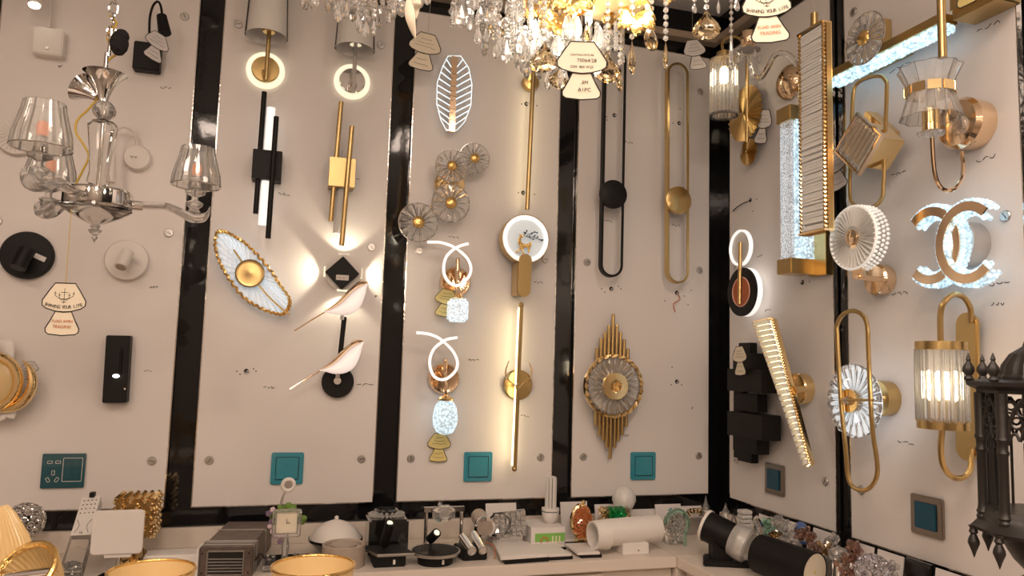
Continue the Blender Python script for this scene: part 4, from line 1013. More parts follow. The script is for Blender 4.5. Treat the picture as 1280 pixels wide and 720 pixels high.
MB().cyl((X, Y, cb.z - .005), (X, Y, cb.z + .05), .012).build('lamp_holder', M['brass'], t)
MB().box((X, Y, cb.z - .004), (r * 1.8, .012, .004)).build('cross_bar', M['brass'], t)
MB().lathe([(.001, 0), (.014, .006), (.018, .03), (.015, .06), (.001, .066)], (X, Y, cb.z + .05), (0, 0, 1), 18).build('bulb', M['bulb'], t)
pt = [V(X, Y, ct.z + .01), t.p(1175.5, 394, W_), t.p(1180, 378, .125), t.p(1192, 368, .10), t.p(1205, 372, .07), t.p(1213, 386, .05), t.p(1214, 402, .032)]
MB().tube(spline(pt, 6), .0062, 8).build('hooped_arm', M['brass'], t)
pt = [V(X, Y, cb.z), t.p(1176, 560, W_), t.p(1179, 582, .12), t.p(1190, 596, .10), t.p(1204, 597, .07), t.p(1213, 586, .05), t.p(1214, 562, .032)]
MB().tube(spline(pt, 6), .0062, 8).build('hooped_arm', M['brass'], t)

# ================================================================ HANGING THINGS
# clear glass three-arm chandelier
t = Thing('glass_chandelier', 'clear glass and chrome three-arm chandelier with ribbed crystal shades', 'chandelier', ('y', -.70), 121, 250, rz=YAW)
k = t.k
ctop = lambda py, dx=0: (360 - 0, 0)
def Z(py): return t.p(124, py).z
cx = t.p(122, 250).x
MB().lathe([(.0001, Z(262)), (38 * k, Z(259)), (39 * k, Z(256)), (39 * k, Z(241)), (36 * k, Z(238)), (10 * k, Z(237)), (.0001, Z(237))], (cx, 0, 0), (0, 0, 1), 48).build('hub', M['chrome'], t)
MB().lathe([(.0001, Z(283)), (8 * k, Z(280)), (28 * k, Z(270)), (40 * k, Z(262)), (39 * k, Z(258))], (cx, 0, 0), (0, 0, 1), 48, flute=.01, fn=24).build('glass_bowl', M['glass'], t)
m = MB().lathe([(.0001, Z(304)), (2 * k, Z(300)), (4 * k, Z(297)), (2 * k, Z(295)), (6 * k, Z(291)), (8 * k, Z(288)), (4 * k, Z(286)), (6 * k, Z(283)), (3 * k, Z(280))], (cx, 0, 0), (0, 0, 1), 16)
m.build('finial', M['crystal'], t)
c2x = t.p(126, 190).x
MB().lathe([(6 * k, Z(236)), (13 * k, Z(228)), (11 * k, Z(215)), (13 * k, Z(190)), (16 * k, Z(165)), (17 * k, Z(157)), (12 * k, Z(152)), (5 * k, Z(150))], (c2x, 0, 0), (0, 0, 1), 28, flute=.05, fn=8).build('glass_baluster', M['tglass'], t, ang=20)
MB().cyl((c2x, 0, Z(240)), (c2x, 0, Z(125)), .004).build('centre_rod', M['chrome'], t)
MB().lathe([(9 * k, Z(238)), (9 * k, Z(234)), (5 * k, Z(232))], (c2x, 0, 0), (0, 0, 1), 20).build('collar', M['chrome'], t)
MB().sph((c2x, 0, Z(138)), 14 * k, 12, (1, 1, .9), flat=True).build('glass_ball', M['crystal'], t, smooth=False)
c3x = t.p(131, 100).x
MB().lathe([(6 * k, Z(127)), (7 * k, Z(120)), (11 * k, Z(108)), (19 * k, Z(97)), (26 * k, Z(92)), (24.5 * k, Z(92)), (17 * k, Z(98)), (9 * k, Z(109)), (4 * k, Z(120))], (c3x, 0, 0), (0, 0, 1), 36).build('trumpet_cup', M['chrome'], t)
a, b = t.p(122, 122), t.p(95, 106)
MB().lathe([(5 * k, 0), (7 * k, 8 * k), (12 * k, 18 * k), (19 * k, 27 * k), (18 * k, 27 * k), (10 * k, 17 * k), (4 * k, 6 * k)], a, b - a, 32).build('trumpet_cup', M['chrome'], t)
m = MB(); zz = Z(95)
m.cyl((c3x, 0, Z(118)), (c3x, 0, Z(66)), .0045); m.cyl((c3x + .004, 0, Z(70)), (c3x + .006, 0, Z(36)), .004); m.build('top_rod', M['chrome'], t)
m = MB(); zz = Z(40); top = ZCEIL - t.o.z - .03; i = 0; xx = c3x + .006
while zz < top:
    m.tube([V(xx, 0, zz) + Matrix.Rotation(pi / 2 * (i % 2) + .3, 3, 'Z') @ V(.0085 * cos(a_), 0, .016 * sin(a_)) for a_ in [2 * pi * j / 12 for j in range(12)]], .0022, 5, closed=True); zz += .026; i += 1
m.build('chain', M['chrome'], t)
MB().lathe([(.05, .03), (.05, .015), (.02, 0), (.001, 0)], (xx, 0, top), (0, 0, 1), 28).build('ceiling_canopy', M['chrome'], t)
m = MB()
q = t.p(149, 54, .01); m.sph(q, .021, 12, (.9, .8, 1.3)); m.sph(q + V(.004, 0, .015), .015, 12)
m.build('black_cable_bundle', mat('black_fuzzy_cloth', (.012, .01, .01), .95, bump=('noise', 120, 1, .01)), t)
MB().tube(spline([t.p(137, 20), t.p(146, 30), t.p(134, 45), t.p(141, 60), t.p(148, 66), t.p(136, 75), t.p(128, 90), t.p(124, 118), t.p(112, 135), t.p(97, 150), t.p(95, 165), t.p(104, 180), t.p(111, 195), t.p(104, 212), t.p(96, 228), t.p(91, 240)], 6), .0022, 6).build('yellow_wire', M['cord'], t)
def chand_arm(ang, n_):
    ra = R(ang); u = V(cos(ra), sin(ra), 0); side = V(-sin(ra), cos(ra), 0); A_ = V(cx, 0, Z(249))
    L = 112 * k
    path = [A_ + u * (39 * k) + V(0, 0, -.004), A_ + u * (55 * k) + V(0, 0, -.002), A_ + u * (80 * k) + V(0, 0, .001), A_ + u * (95 * k) + V(0, 0, -.008), A_ + u * (112 * k) + V(0, 0, -.018), A_ + u * (126 * k) + V(0, 0, -.012), A_ + u * (131 * k) + V(0, 0, .002)]
    MB().cyl(path[0] - u * .006, path[0] + u * (12 * k), .010).build('arm_socket', M['chrome'], t)
    pts = spline(path, 6); n = len(pts); ra_ = []
    for i, p_ in enumerate(pts):
        f_ = i / (n - 1); wd = .012 + .008 * sin(pi * f_); th = .007
        ra_.append([p_ + side * (wd * cos(b_)) + V(0, 0, th * sin(b_) * (1 + .6 * f_)) for b_ in [2 * pi * j / 10 for j in range(10)]])
    arm_ = MB().loft(ra_).build('glass_arm', M['crystal'], t)
    B = A_ + u * L + V(0, 0, -.010)
    c_ = MB().lathe([(.004, 0), (.014, .006), (.008, .012), (.016, .020), (.018, .026), (.007, .032), (.007, .040), (.020, .046), (.022, .052), (.010, .054), (.010, .085), (.001, .088)], B, (0, 0, 1), 24).build('candle_cup', M['crystal'], t)
    MB().lathe([(.012, 0), (.012, .012), (.001, .012)], B + V(0, 0, .053), (0, 0, 1), 20).build('cup_ring', M['chrome'], c_)
    MB().lathe([(.009, 0), (.011, .012), (.009, .024), (.001, .028)], B + V(0, 0, .088), (0, 0, 1), 16).build('bulb', M['orange'], t)
    z0, H, r0, r1 = .064, .085, 30.5 * k, 20.5 * k
    s_ = MB().lathe([(r0, 0), (r0 * .95, H * .3), (r1 * 1.08, H * .8), (r1, H), (r1 * .88, H), (r1 * .96, H * .8), (r0 * .86, H * .3), (r0 * .93, 0), (r0, 0)], B + V(0, 0, z0), (0, 0, 1), 72, False, False, flute=.035, fn=18)
    s_.build('ribbed_glass_shade', M['shade'], t, ang=12)
    MB().tube(circ(B + V(0, 0, z0), r0, 40, 'z'), .0016, 6, closed=True).build('shade_rim', M['chrome'], t)
for n_, an in enumerate((30, 150, 268)): chand_arm(an, n_)
price_tag(82, 354, ('y', -.78), 'shop tag with black lettering hung on a yellow thread under the glass chandelier', 'paper', H=.10, text='shop', string_to=(89, 262), bg=True)

# ornate gold and crystal chandelier
t = Thing('crystal_chandelier', 'ornate gilt chandelier with honey glass bowl, amber pendants and crystal strings', 'chandelier', ('y', -1.25), 760, 20, rz=YAW)
k = t.k; P = t.p; ZT = ZCEIL - t.o.z
bc = P(762, 0)
MB().lathe([(.0001, P(760, 18).z), (.03, P(760, 17).z), (.055, P(760, 8).z), (.075, P(760, -3).z), (.085, P(760, -16).z), (.08, P(760, -16).z), (.05, P(760, 6).z), (.001, P(760, 13).z)], (bc.x, 0, 0), (0, 0, 1), 60, flute=.018, fn=30).build('ribbed_bowl', M['litbowl'], t)
MB().lathe([(.0001, P(760, 38).z), (.004, P(760, 36).z), (.003, P(760, 32).z), (.010, P(760, 28).z), (.012, P(760, 23).z), (.006, P(760, 19).z), (.014, P(760, 16).z), (.016, P(760, 13).z), (.005, P(760, 10).z)], (bc.x, 0, 0), (0, 0, 1), 24, flute=.08, fn=8).build('bowl_finial', M['orn'], t)
MB().lathe([(.018, 0), (.03, .03), (.014, .06), (.014, ZT - P(760, -20).z - .05), (.05, ZT - P(760, -20).z - .02), (.055, ZT - P(760, -20).z)], (bc.x, 0, P(760, -20).z), (0, 0, 1), 24).build('centre_column', M['orn'], t)
def leaf_arm(x, y, w_, sx):
    """scrolled gilt acanthus arm ending near x,y"""
    e = P(x, y, w_); s0 = V(bc.x, 0, P(760, -30).z)
    mid = (s0 + e) / 2 + V(0, 0, -.02)
    pts = spline([s0, mid, e + V(0, 0, -.004), e + V(sx * .018, 0, .012), e + V(sx * .012, 0, .028), e + V(0, 0, .022)], 6); n = len(pts)
    a_ = MB().loft([[p_ + V((.010 - .006 * i / n) * cos(c_), .6 * (.010 - .006 * i / n) * sin(c_), (.012 - .006 * i / n) * sin(c_)) for c_ in [2 * pi * j / 8 for j in range(8)]] for i, p_ in enumerate(pts)]).build('gilt_arm', M['orn'], t)
    for j in range(7):
        an = -1.2 + j * .4; c_ = e + V(sx * -.004, -.004, .002); d_ = V(sin(an), -.25, -cos(an)); L = .034 + .008 * (j % 2)
        sd = d_.cross(V(0, 1, 0)).normalized()
        pp = [c_ + d_ * (L * f_) + V(0, -.008 * sin(f_ * 3), 0) for f_ in (0, .3, .6, .85, 1)]
        wd = (.004, .010, .011, .007, .0008)
        MB().loft([[p_ + sd * w2, p_ + V(0, -.0025, 0), p_ - sd * w2, p_ + V(0, .002, 0)] for p_, w2 in zip(pp, wd)]).build('gilt_leaf', M['orn'], a_)
ARMS = [(694, 22, .07, -1), (797, 22, .05, 1), (660, 6, -.05, -1), (835, -14, -.06, 1), (712, -2, .13, -1)]
for a_ in ARMS: leaf_arm(*a_)
# candle lamps that burn inside the crystal
for x, y, w_ in ((722, 36, .09), (706, 34, .05), (669, 38, .0), (656, 50, .03), (583, -14, 0), (736, 22, .0), (643, 12, -.04)):
    q = P(x, y, w_); c_ = MB().lathe([(.001, -.016), (.0055, -.010), (.0065, 0), (.004, .012), (.001, .020)], q, (0, 0, 1), 14).build('candle_bulb', M['candle'], t)
    MB().lathe([(.004, -.05), (.011, -.045), (.013, -.040), (.007, -.036), (.007, -.016), (.001, -.015)], q + V(0, 0, 0), (0, 0, 1), 16).build('candle_sleeve', M['crystal'], c_)
# big amber pendalogues: px, py of the top, height px, half width px, distance forward, turn
def pendalogue(x, y, h, hw, w_, tw, mt):
    q = P(x, y, w_); L = h * k; rw = hw * k
    rot = Matrix.Rotation(tw, 3, 'Z')
    out = [(0, 0), (.35, -.22), (.78, -.45), (1, -.66), (.86, -.84), (.5, -.96), (0, -1), (-.5, -.96), (-.86, -.84), (-1, -.66), (-.78, -.45), (-.35, -.22)]
    ri = []
    for f_, yy in ((.1, -.30), (.55, -.26), (1, 0), (.55, .26), (.1, .30)):
        ri.append([q + rot @ V(rw * ox * f_, yy * rw, L * (-.58 + (oz + .58) * f_)) for ox, oz in out])
    MB().loft(ri).build('amber_pendant', M[mt], t, smooth=False)
    m = MB(); zz = 0; n = 0
    while zz < .34 and q.z + zz < P(760, -35).z + .02:
        m.sph(q + V(0, 0, zz + .006), .0052, 8, (1, .6, 1.15), flat=True); zz += .0125
    if zz > 0: m.build('bead_string', M['crystal'], t, smooth=False)
for a_ in ((624, 15, 33, 17, .02, .15, 'amber'), (680, 53, 36, 17, .10, -.3, 'amber'), (699, 86, 24, 15, .08, .5, 'amber'), (759, 64, 39, 17, .06, .2, 'amber'), (790, 50, 42, 9, .06, .9, 'amber'),
           (814, 24, 40, 12, .04, .6, 'amber'), (832, 52, 37, 8, .02, 1.0, 'amber'), (883, 13, 37, 17, .05, -.25, 'amber'), (734, 22, 34, 8, .10, 1.0, 'amber'), (775, 82, 32, 8, .05, .9, 'amber'), (868, 3, 14, 5, .02, .6, 'crystal'), (898, 0, 18, 5, .02, .9, 'crystal'), (921, -4, 19, 5, .0, .4, 'crystal')):
    pendalogue(*a_)
# clear drops, an inverted triangle of crystal
rnd = random.Random(11); cnt = 0
base_drop = None
def add_drop(x, y, w_, s_=1):
    global base_drop, cnt
    if cnt >= 97: return
    q = P(x, y, w_)
    if base_drop is None:
        m = MB().drop((0, 0, 0), .034, .0075, 6, .7); m.sph((0, 0, .006), .0052, 6, flat=True); m.sph((0, 0, .016), .0045, 6, flat=True); o = m.build('crystal_drop', M['crystal'], t, smooth=False); base_drop = o
    else:
        o = base_drop.copy(); C.objects.link(o); o.parent = t.root
    o.location = q; o.rotation_euler = (0, 0, rnd.uniform(0, 3)); o.scale = (s_, s_, s_); cnt += 1
env = [(566, 22), (578, 20), (586, 28), (597, 42), (606, 62), (612, 52), (620, 60), (628, 70), (640, 62), (644, 78), (652, 74), (660, 86), (668, 72), (676, 90), (684, 96), (694, 100), (705, 92), (716, 60), (722, 70)]
for i in range(92):
    f_ = (i * .61803) % 1 * (len(env) - 1); j = int(f_); ff = f_ - j
    x = env[j][0] + (env[j + 1][0] - env[j][0]) * ff; yb = env[j][1] + (env[j + 1][1] - env[j][1]) * ff
    y = yb - 12 - (i // 19) * 19 + rnd.uniform(-4, 4)
    if y < -30: y = rnd.uniform(-10, 6)
    add_drop(x + rnd.uniform(-3, 3), y, rnd.uniform(-.05, .10), rnd.uniform(.8, 1.25))
m = MB()      # long beaded strings
for x, y0, y1, w_ in ((572, -10, 14, .02), (590, -10, 30, .03), (603, -12, 44, .0), (617, -14, 50, .04), (640, -14, 66, .06), (651, -14, 62, .02), (664, -14, 70, .05), (708, -14, 60, .08), (716, -14, 56, .03), (746, 30, 66, .05), (757, 34, 60, .02), (764, 40, 60, .04), (770, 30, 64, .06), (778, 24, 80, .03)):
    y = y0; m = MB()
    while y < y1: m.sph(P(x, y, w_), .0050, 6, (1, .7, 1), flat=True); y += 4.4
    m.build('crystal_bead_string', M['crystal'], t, smooth=False)
m = MB()
for (x, y, h_, w_) in ((652, 40, 30, .08), (712, 14, 34, .10), (697, 44, 28, .11), (749, 32, 34, .07), (756, 44, 30, .04), (569, 6, 15, .02), (576, 4, 15, .03), (612, 14, 17, .06)):
    q = P(x, y, w_); L = h_ * k; m = MB()
    m.loft([[q + V(a_ * cos(2 * pi * i / 8), a_ * .5 * sin(2 * pi * i / 8), z_) for i in range(8)] for a_, z_ in ((.002, 0), (.007, -.2 * L), (.012, -.55 * L), (.010, -.8 * L), (.002, -L))])
    m.build('crystal_leaf', M['crystal'], t, smooth=False)
for x, y, w_, e_ in ((722, 30, .09, .8), (669, 34, .0, .7), (800, -10, .05, .6)):
    l = bpy.data.lights.new('candle_light', 'POINT'); l.energy = e_; l.color = (1, .84, .66); l.shadow_soft_size = .03
    o = bpy.data.objects.new('candle_light', l); C.objects.link(o); o.parent = t.root; o.location = P(x, y, w_) + V(0, -.06, -.02)
price_tag(728, 52, ('y', -1.4), 'kraft tag with handwritten prices hung on the gilt chandelier', 'paper', H=.088, text=[('LIGHTING FIXTURE', 0, -.0145, .0022), ('70064/28', .005, -.0205, .0042), ('DIM  800 W25', 0, -.0275, .0030), ('.5M', .003, -.044, .0040), ('A1PC', .003, -.052, .0044)], string_to=(727, 20))
price_tag(955, -18, ('y', -1.35), 'large cream shop tag hung over the glass-rod cylinder lamp', 'paper', H=.100, text='shop', tilt=-7, string_to=(953, -60))
t = Thing('icicle_pendant', 'slim glass icicle string hanging over the glass-rod cylinder lamp', 'crystal string', ('y', -1.2), 914, 50, rz=YAW)
q = t.p(914, 64); m = MB().lathe([(.0001, -.028), (.0035, -.02), (.004, 0), (.0022, .03), (.0001, .034)], q, (0, 0, 1), 6); m.build('glass_icicle', M['crystal'], t, smooth=False)
m = MB()
for i in range(14): m.sph(q + V(0, 0, .04 + .012 * i), .0045, 6, flat=True)
m.sph(q + V(0, 0, -.034), .005, 6, flat=True); m.build('bead_string', M['crystal'], t, smooth=False)
MB().cyl(q + V(0, 0, .034), V(q.x, q.y, ZCEIL - t.o.z), .0006, n=5).build('wire', M['string'], t)

# second crystal chandelier, only its lowest drops in view
t = Thing('crystal_chandelier', 'crystal chandelier showing only its lowest clear drops and pale petals', 'chandelier', ('y', -1.15), 455, 0, rz=YAW)
k = t.k; P = t.p; ZT = ZCEIL - t.o.z
MB().lathe([(.001, P(455, -28).z), (.04, P(455, -34).z), (.11, P(455, -40).z), (.12, P(455, -52).z), (.03, P(455, -60).z), (.012, P(455, -70).z), (.012, ZT)], (P(452, 0).x, 0, 0), (0, 0, 1), 32).build('gilt_frame', M['orn'], t)
base_drop = None; cnt = 0
env = [(378, 3), (388, 7), (402, 2), (416, 6), (424, 14), (432, 10), (440, 24), (446, 24), (452, 32), (460, 40), (468, 34), (476, 28), (484, 20), (491, 26), (497, 12)]
for i in range(88):
    f_ = (i * .61803) % 1 * (len(env) - 1); j = int(f_); ff = f_ - j
    x = env[j][0] + (env[j + 1][0] - env[j][0]) * ff; yb = env[j][1] + (env[j + 1][1] - env[j][1]) * ff
    y = yb - 11 - (i // 22) * 12 + rnd.uniform(-3, 3)
    add_drop(x + rnd.uniform(-3, 3), max(y, -34 + rnd.uniform(0, 10)), rnd.uniform(-.05, .08), rnd.uniform(.55, 1.0))
m = MB()
for x, y, r_ in ((425, 8, 8), (503, 12, 7.5), (393, 2, 6), (497, 4, 6), (525, 4, 5), (534, 0, 5)):
    q = P(x, y - r_ * .2, .06); m = MB(); m.loft([[q + V(a_ * r_ * k * cos(2 * pi * i / 8), yy, a_ * 1.5 * r_ * k * sin(2 * pi * i / 8)) for i in range(8)] for a_, yy in ((.3, -.006), (.85, -.003), (1, 0), (.85, .003), (.3, .006))])
    m.build('crystal_pear', M['crystal'], t, smooth=False)
def petal(pts, wd):
    pp = spline([P(*p_) for p_ in pts], 5); n = len(pp)
    MB().loft([[p_ + V(wd * k * max(.05, sin(pi * (i + .4) / n)) * cos(c_), .003 * sin(c_) - .004 * sin(pi * i / n), 0) for c_ in [2 * pi * j / 8 for j in range(8)]] for i, p_ in enumerate(pp)]).build('pale_petal', M['paper'], t)
petal([(512, -14, .06), (512, 10, .07), (514, 28, .07), (519, 48, .06)], 6)
petal([(521, -16, .06), (521, 4, .07), (519, 14, .06), (520, 24, .06)], 6)

# ================================================================ COUNTER
def board(name, label, cat, sz, c, m, bevel=.002, group=None):
    t = Thing(name, label, cat, 'back', 0, 0, group, loc=c)
    return t
t = Thing('counter', 'cream laminate display counter with drawers along the back wall', 'counter', 'back', 0, 0, loc=(-1.7, -.17, ZFLOOR))
H = ZC - ZFLOOR
MB().box((.128, 0, H - .016), (2.446, .345, .032)).build('worktop', M['counter'], t, bevel=.002)
MB().box((.128, .01, (H - .032) / 2), (2.44, .31, H - .032)).build('carcass', M['counter'], t)
for i in range(4):
    x = -.97 + i * .6
    for j in range(3):
        d = MB().box((x, -.150, H - .035 - .14 - j * .275), (.585, .014, .265)).build('drawer', M['counter'], t, bevel=.002)
        MB().box((x, -.162, H - .07 - j * .275), (.12, .012, .012)).build('handle', M['steel'], d, bevel=.002)
t = Thing('counter', 'cream laminate display counter with drawers along the side wall', 'counter', 'back', 0, 0, loc=(-.175, -1.4, ZFLOOR))
MB().box((0, .0, H - .016), (.345, 2.12, .032)).build('worktop', M['counter'], t, bevel=.002)
MB().box((.01, 0, (H - .032) / 2), (.31, 2.1, H - .032)).build('carcass', M['counter'], t)
for i in range(3):
    for j in range(3):
        d = MB().box((-.150, .72 - i * .6, H - .035 - .14 - j * .275), (.014, .585, .265)).build('drawer', M['counter'], t, bevel=.002)
        MB().box((-.162, .72 - i * .6, H - .07 - j * .275), (.012, .12, .012)).build('handle', M['steel'], d, bevel=.002)
t = Thing('counter', 'square cream laminate corner block joining the two display counters', 'counter', 'back', 0, 0, loc=(-.175, -.17, ZFLOOR))
MB().box((0, -.0025, H / 2), (.345, .333, H)).build('worktop', M['counter'], t, bevel=.002)
struct('trim_3', MB().box((-1.55, .008, ZC + .029), (3.05, .02, .058)), M['counter'], .002)
struct('trim_4', MB().box((.008, -1.24, ZC + .029), (.02, 2.44, .058)), M['counter'], .002)
t = Thing('display_table', 'low white display table under the honey glass bowls', 'table', 'back', 0, 0, loc=(-2.2, -1.15, ZFLOOR))
TZ = .0
MB().box((0, 0, TZ - ZFLOOR - .015), (1.35, .5, .03)).build('table_top', M['counter'], t, bevel=.003)
for sx in (-1, 1):
    for sy in (-1, 1): MB().box((sx * .62, sy * .2, (TZ - ZFLOOR - .03) / 2), (.05, .05, TZ - ZFLOOR - .03)).build('leg', M['counter'], t)

def CT(name, label, cat, px, y, group=None, rz=0, py=690): return Thing(name, label, cat, ('y', y), px, py, group, rz=rz, stand=True)
def gem_cluster(m, c, R_, n, s0, s1, seed=0, sc=(1, 1, 1)):
    rnd = random.Random(seed)
    for i in range(n):
        d = V(rnd.gauss(0, 1), rnd.gauss(0, 1), rnd.gauss(0, 1)).normalized() * (R_ * rnd.uniform(.6, 1)); d = V(d.x * sc[0], d.y * sc[1], d.z * sc[2])
        q = Matrix.Rotation(rnd.uniform(0, 6), 3, 'X') @ Matrix.Rotation(rnd.uniform(0, 6), 3, 'Z')
        s_ = rnd.uniform(s0, s1)
        if i % 2: m.box(Vector(c) + d, (s_ * 1.7, s_ * .9, s_ * 1.2), q)
        else: m.sph(Vector(c) + d, s_, 8, (1, .7, 1), q, flat=True)
    return m

# honey bowls on the table
for px, py, hw, lab in ((190, 713, 51, 'round honey glass bowl shade on the table below the beaded cube'), (392, 707, 51, 'speckled round honey glass bowl shade with gilt rim in front of the flower lamp')):
    t = Thing('bowl_shade', lab, 'glass bowl', ('y', -1.1), px, py, rz=YAW); t_k = t.k
    t.root.location.z = TZ; dz = t.o.z - TZ; r = hw * t.k
    MB().lathe([(.001, 0), (r * .55, .002), (r * .85, dz * .5), (r * .98, dz * .92), (r, dz), (r * .95, dz - .003), (r * .8, dz * .55), (r * .5, .014), (.001, .012)], (0, 0, 0), (0, 0, 1), 56).build('bowl', M['amberbowl'], t)
    MB().tube(circ((0, 0, dz), r * .99, 56, 'z'), .0024, 8, closed=True).build('gilt_rim', M['orn'], t)
t = Thing('ribbed_shade_lamp', 'tilted ribbed honey glass lampshade with gilt rim and chrome fittings', 'lamp', ('y', -1.1), 32, 706, rz=YAW)
c_ = V(0, 0, 0); t.root.location.z = TZ; dz = t.o.z - TZ; k = t.k; ax = V(-.15, -.75, .62).normalized()
c_ = V(0, 0, dz - .01)
MB().lathe([(.02, -.06), (27 * k, -.045), (34 * k, -.02), (37 * k, 0), (35.5 * k, 0), (31 * k, -.02), (24 * k, -.04), (.015, -.052)], c_, ax, 144, flute=.03, fn=36).build('ribbed_shade', M['amberbowl'], t)
q_ = V(0, 0, 1).rotation_difference(ax)
MB().tube([c_ + q_ @ v for v in circ((0, 0, 0), 37 * k, 48, 'z')], .005, 8, closed=True).build('gilt_rim', M['orn'], t)
m = MB(); m.lathe([(.001, -.045), (.03, -.04), (.03, -.03), (.012, -.025), (.012, .0), (.001, .002)], c_ + V(.0, 0, -.008), ax, 24); m.cyl(c_ + q_ @ V(-.04, 0, -.01), c_ + q_ @ V(.04, 0, -.01), .008); m.build('chrome_fitting', M['chrome'], t)
MB().lathe([(.045, 0), (.045, .008), (.012, .014), (.012, dz - .03), (.001, dz - .03)], (0, .03, 0), (0, 0, 1), 28).build('stand', M['gold'], t)
t = Thing('ribbed_shade_lamp', 'ribbed honey glass lampshade standing behind the tilted one', 'lamp', ('y', -.98), 6, 668, rz=YAW)
t.root.location.z = TZ; dz = t.o.z - TZ; k = t.k
MB().lathe([(27 * k, -.045), (24 * k, -.01), (15 * k, .03), (9 * k, .045), (.001, .046), (.001, .043), (14 * k, .027), (23 * k, -.012), (26 * k, -.045)], (0, 0, dz), V(-.3, 0, 1), 144, flute=.03, fn=36).build('ribbed_shade', M['amberbowl'], t)
MB().lathe([(.04, 0), (.04, .008), (.01, .014), (.01, dz + .02), (.001, dz + .02)], (0, 0, 0), (0, 0, 1), 28).build('stand', M['gold'], t)

# beaded chrome sphere
t = CT('beaded_globe_lamp', 'round table lamp of chrome rings set with crystal', 'lamp', 31, -.12)
c_ = t.p(31, 652); r = 22 * t.k
m = MB(); N = 60
for i in range(N):
    z = 1 - 2 * (i + .5) / N; a = i * 2.39996; s_ = math.sqrt(1 - z * z); d = V(s_ * cos(a), s_ * sin(a), z); q = V(0, 0, 1).rotation_difference(d)
    m.tube([c_ + d * r + q @ v for v in circ((0, 0, 0), .0088, 10, 'z')], .0018, 5, closed=True)
m.build('chrome_ring_shell', M['chrome'], t)
m = MB()
for i in range(N):
    z = 1 - 2 * (i + .5) / N; a = i * 2.39996; s_ = math.sqrt(1 - z * z); m.sph(c_ + V(s_ * cos(a), s_ * sin(a), z) * r * .97, .0055, 6, flat=True)
m.build('crystal_beads', M['crystal'], t, smooth=False)
MB().lathe([(.04, 0), (.042, .006), (.01, .012), (.01, c_.z - r), (.001, c_.z - r)], (c_.x, 0, 0), (0, 0, 1), 24).build('base', M['chrome'], t)

# long emergency / crystal bar box leaning on the wall
t = CT('perforated_box_lamp', 'long white perforated wall lamp with crystal-filled lower half leaning on the black wall', 'lamp', 95, -.30, py=700)
T0, T1, B0, B1 = t.p(103, 621, -.22), t.p(126, 619, -.22), t.p(88, 669, -.10), t.p(113, 668, -.10)
E0, E1 = t.p(73, 716, .02), t.p(100, 716, .02)
nn = (T1 - T0).cross(B0 - T0).normalized(); nn = nn if nn.y > 0 else -nn
MB().prism([T0, T1, B1, B0], nn * .035).build('perforated_plate', M['white'], t, bevel=.001)
MB().prism([B0 + nn * .002, B1 + nn * .002, E1, E0], nn * .03).build('glass_box', M['glass'], t, smooth=False)
m = MB(); gem_cluster(m, (E0 + E1) / 2 + (B0 - E0) * .22 + nn * .015, .022, 40, .004, .007, 5, (1, .4, .8)); m.build('crystal_fill', M['crystal'], t, smooth=False)
m = MB()
for i in range(4):
    for j in range(4):
        q = T0.lerp(T1, (j + .8) / 4.6).lerp(B0.lerp(B1, (j + .8) / 4.6), .12 + i * .11); m.lathe([(.0022, 0), (.0001, .0006)], q - nn * .0004, -nn, 8)
m.build('perforations', M['ink'], t)
m = MB()
for s_ in (-1, 1):
    m.tube(spline([T0.lerp(T1, .5 + s_ * .38).lerp(B0.lerp(B1, .5 + s_ * .38), .62) - nn * .0006, T0.lerp(T1, .5 + s_ * .2).lerp(B0.lerp(B1, .5 + s_ * .2), .78) - nn * .0006, T0.lerp(T1, .5 + s_ * .36).lerp(B0.lerp(B1, .5 + s_ * .36), .95) - nn * .0006], 5), .0006, 5)
m.build('printed_line', M['ink'], t, smooth=False)
MB().sph(B0.lerp(B1, .5) + (T0 - B0) * .05 - nn * .002, .004, 10).build('knob', M['steel'], t)
MB().box(T0.lerp(T1, .55) + V(0, 0, .004), (.012, .02, .012)).build('clip', M['bk'], t)

# rounded square panel lamp on a chrome stem
t = CT('panel_table_lamp', 'white rounded square panel table lamp on a chrome stem', 'lamp', 146, -.30, py=708)
c_ = t.p(147.5, 665)
MB().prism([V(0, 0, 0) + v for v in rrect(c_ + V(0, -.006, 0), .058, .053, .010)], (0, .012, 0)).build('light_panel', M['white'], t, bevel=.002)
MB().cyl((0, .004, .01), (0, .004, c_.z - .045), .0055).build('stem', M['chrome'], t)
MB().prism([V(-.065, -.05, 0), V(.05, -.05, 0), V(.075, .05, 0), V(-.04, .05, 0)], (0, 0, .008)).build('base', M['bkg'], t, bevel=.001)
MB().box((0, .004, c_.z - .055), (.06, .012, .012)).build('bracket', M['white'], t)

# gold beaded cube
t = CT('beaded_cube_lamp', 'cube table lamp covered in gold and amber beads', 'lamp', 171, -.14)
a, b = t.p(146, 619), t.p(196, 669); cc = (a + b) / 2; hx = (b.x - a.x) / 2; hz = (a.z - b.z) / 2
MB().box(cc, (hx * 1.7, .09, hz * 1.7)).build('inner_box', M['brass'], t)
m = MB(); n = 6; m2 = MB()
for i in range(n):
    for j in range(n):
        x, z = cc.x - hx + hx * 2 * (i + .5) / n, cc.z - hz + hz * 2 * (j + .5) / n
        (m if (i + j) % 2 else m2).sph((x, cc.y - .05, z), hx / n * .95, 8, flat=True)
        (m2 if (i + j) % 2 else m).sph((cc.x + hx * .95, cc.y - .045 + .018 * i, z), hx / n * .95, 8, flat=True)
        m.sph((x, cc.y - .045 + .018 * j, cc.z + hz * .95), hx / n * .9, 8, flat=True)
m.build('gold_beads', M['gold'], t, smooth=False); m2.build('amber_beads', M['amber'], t, smooth=False)
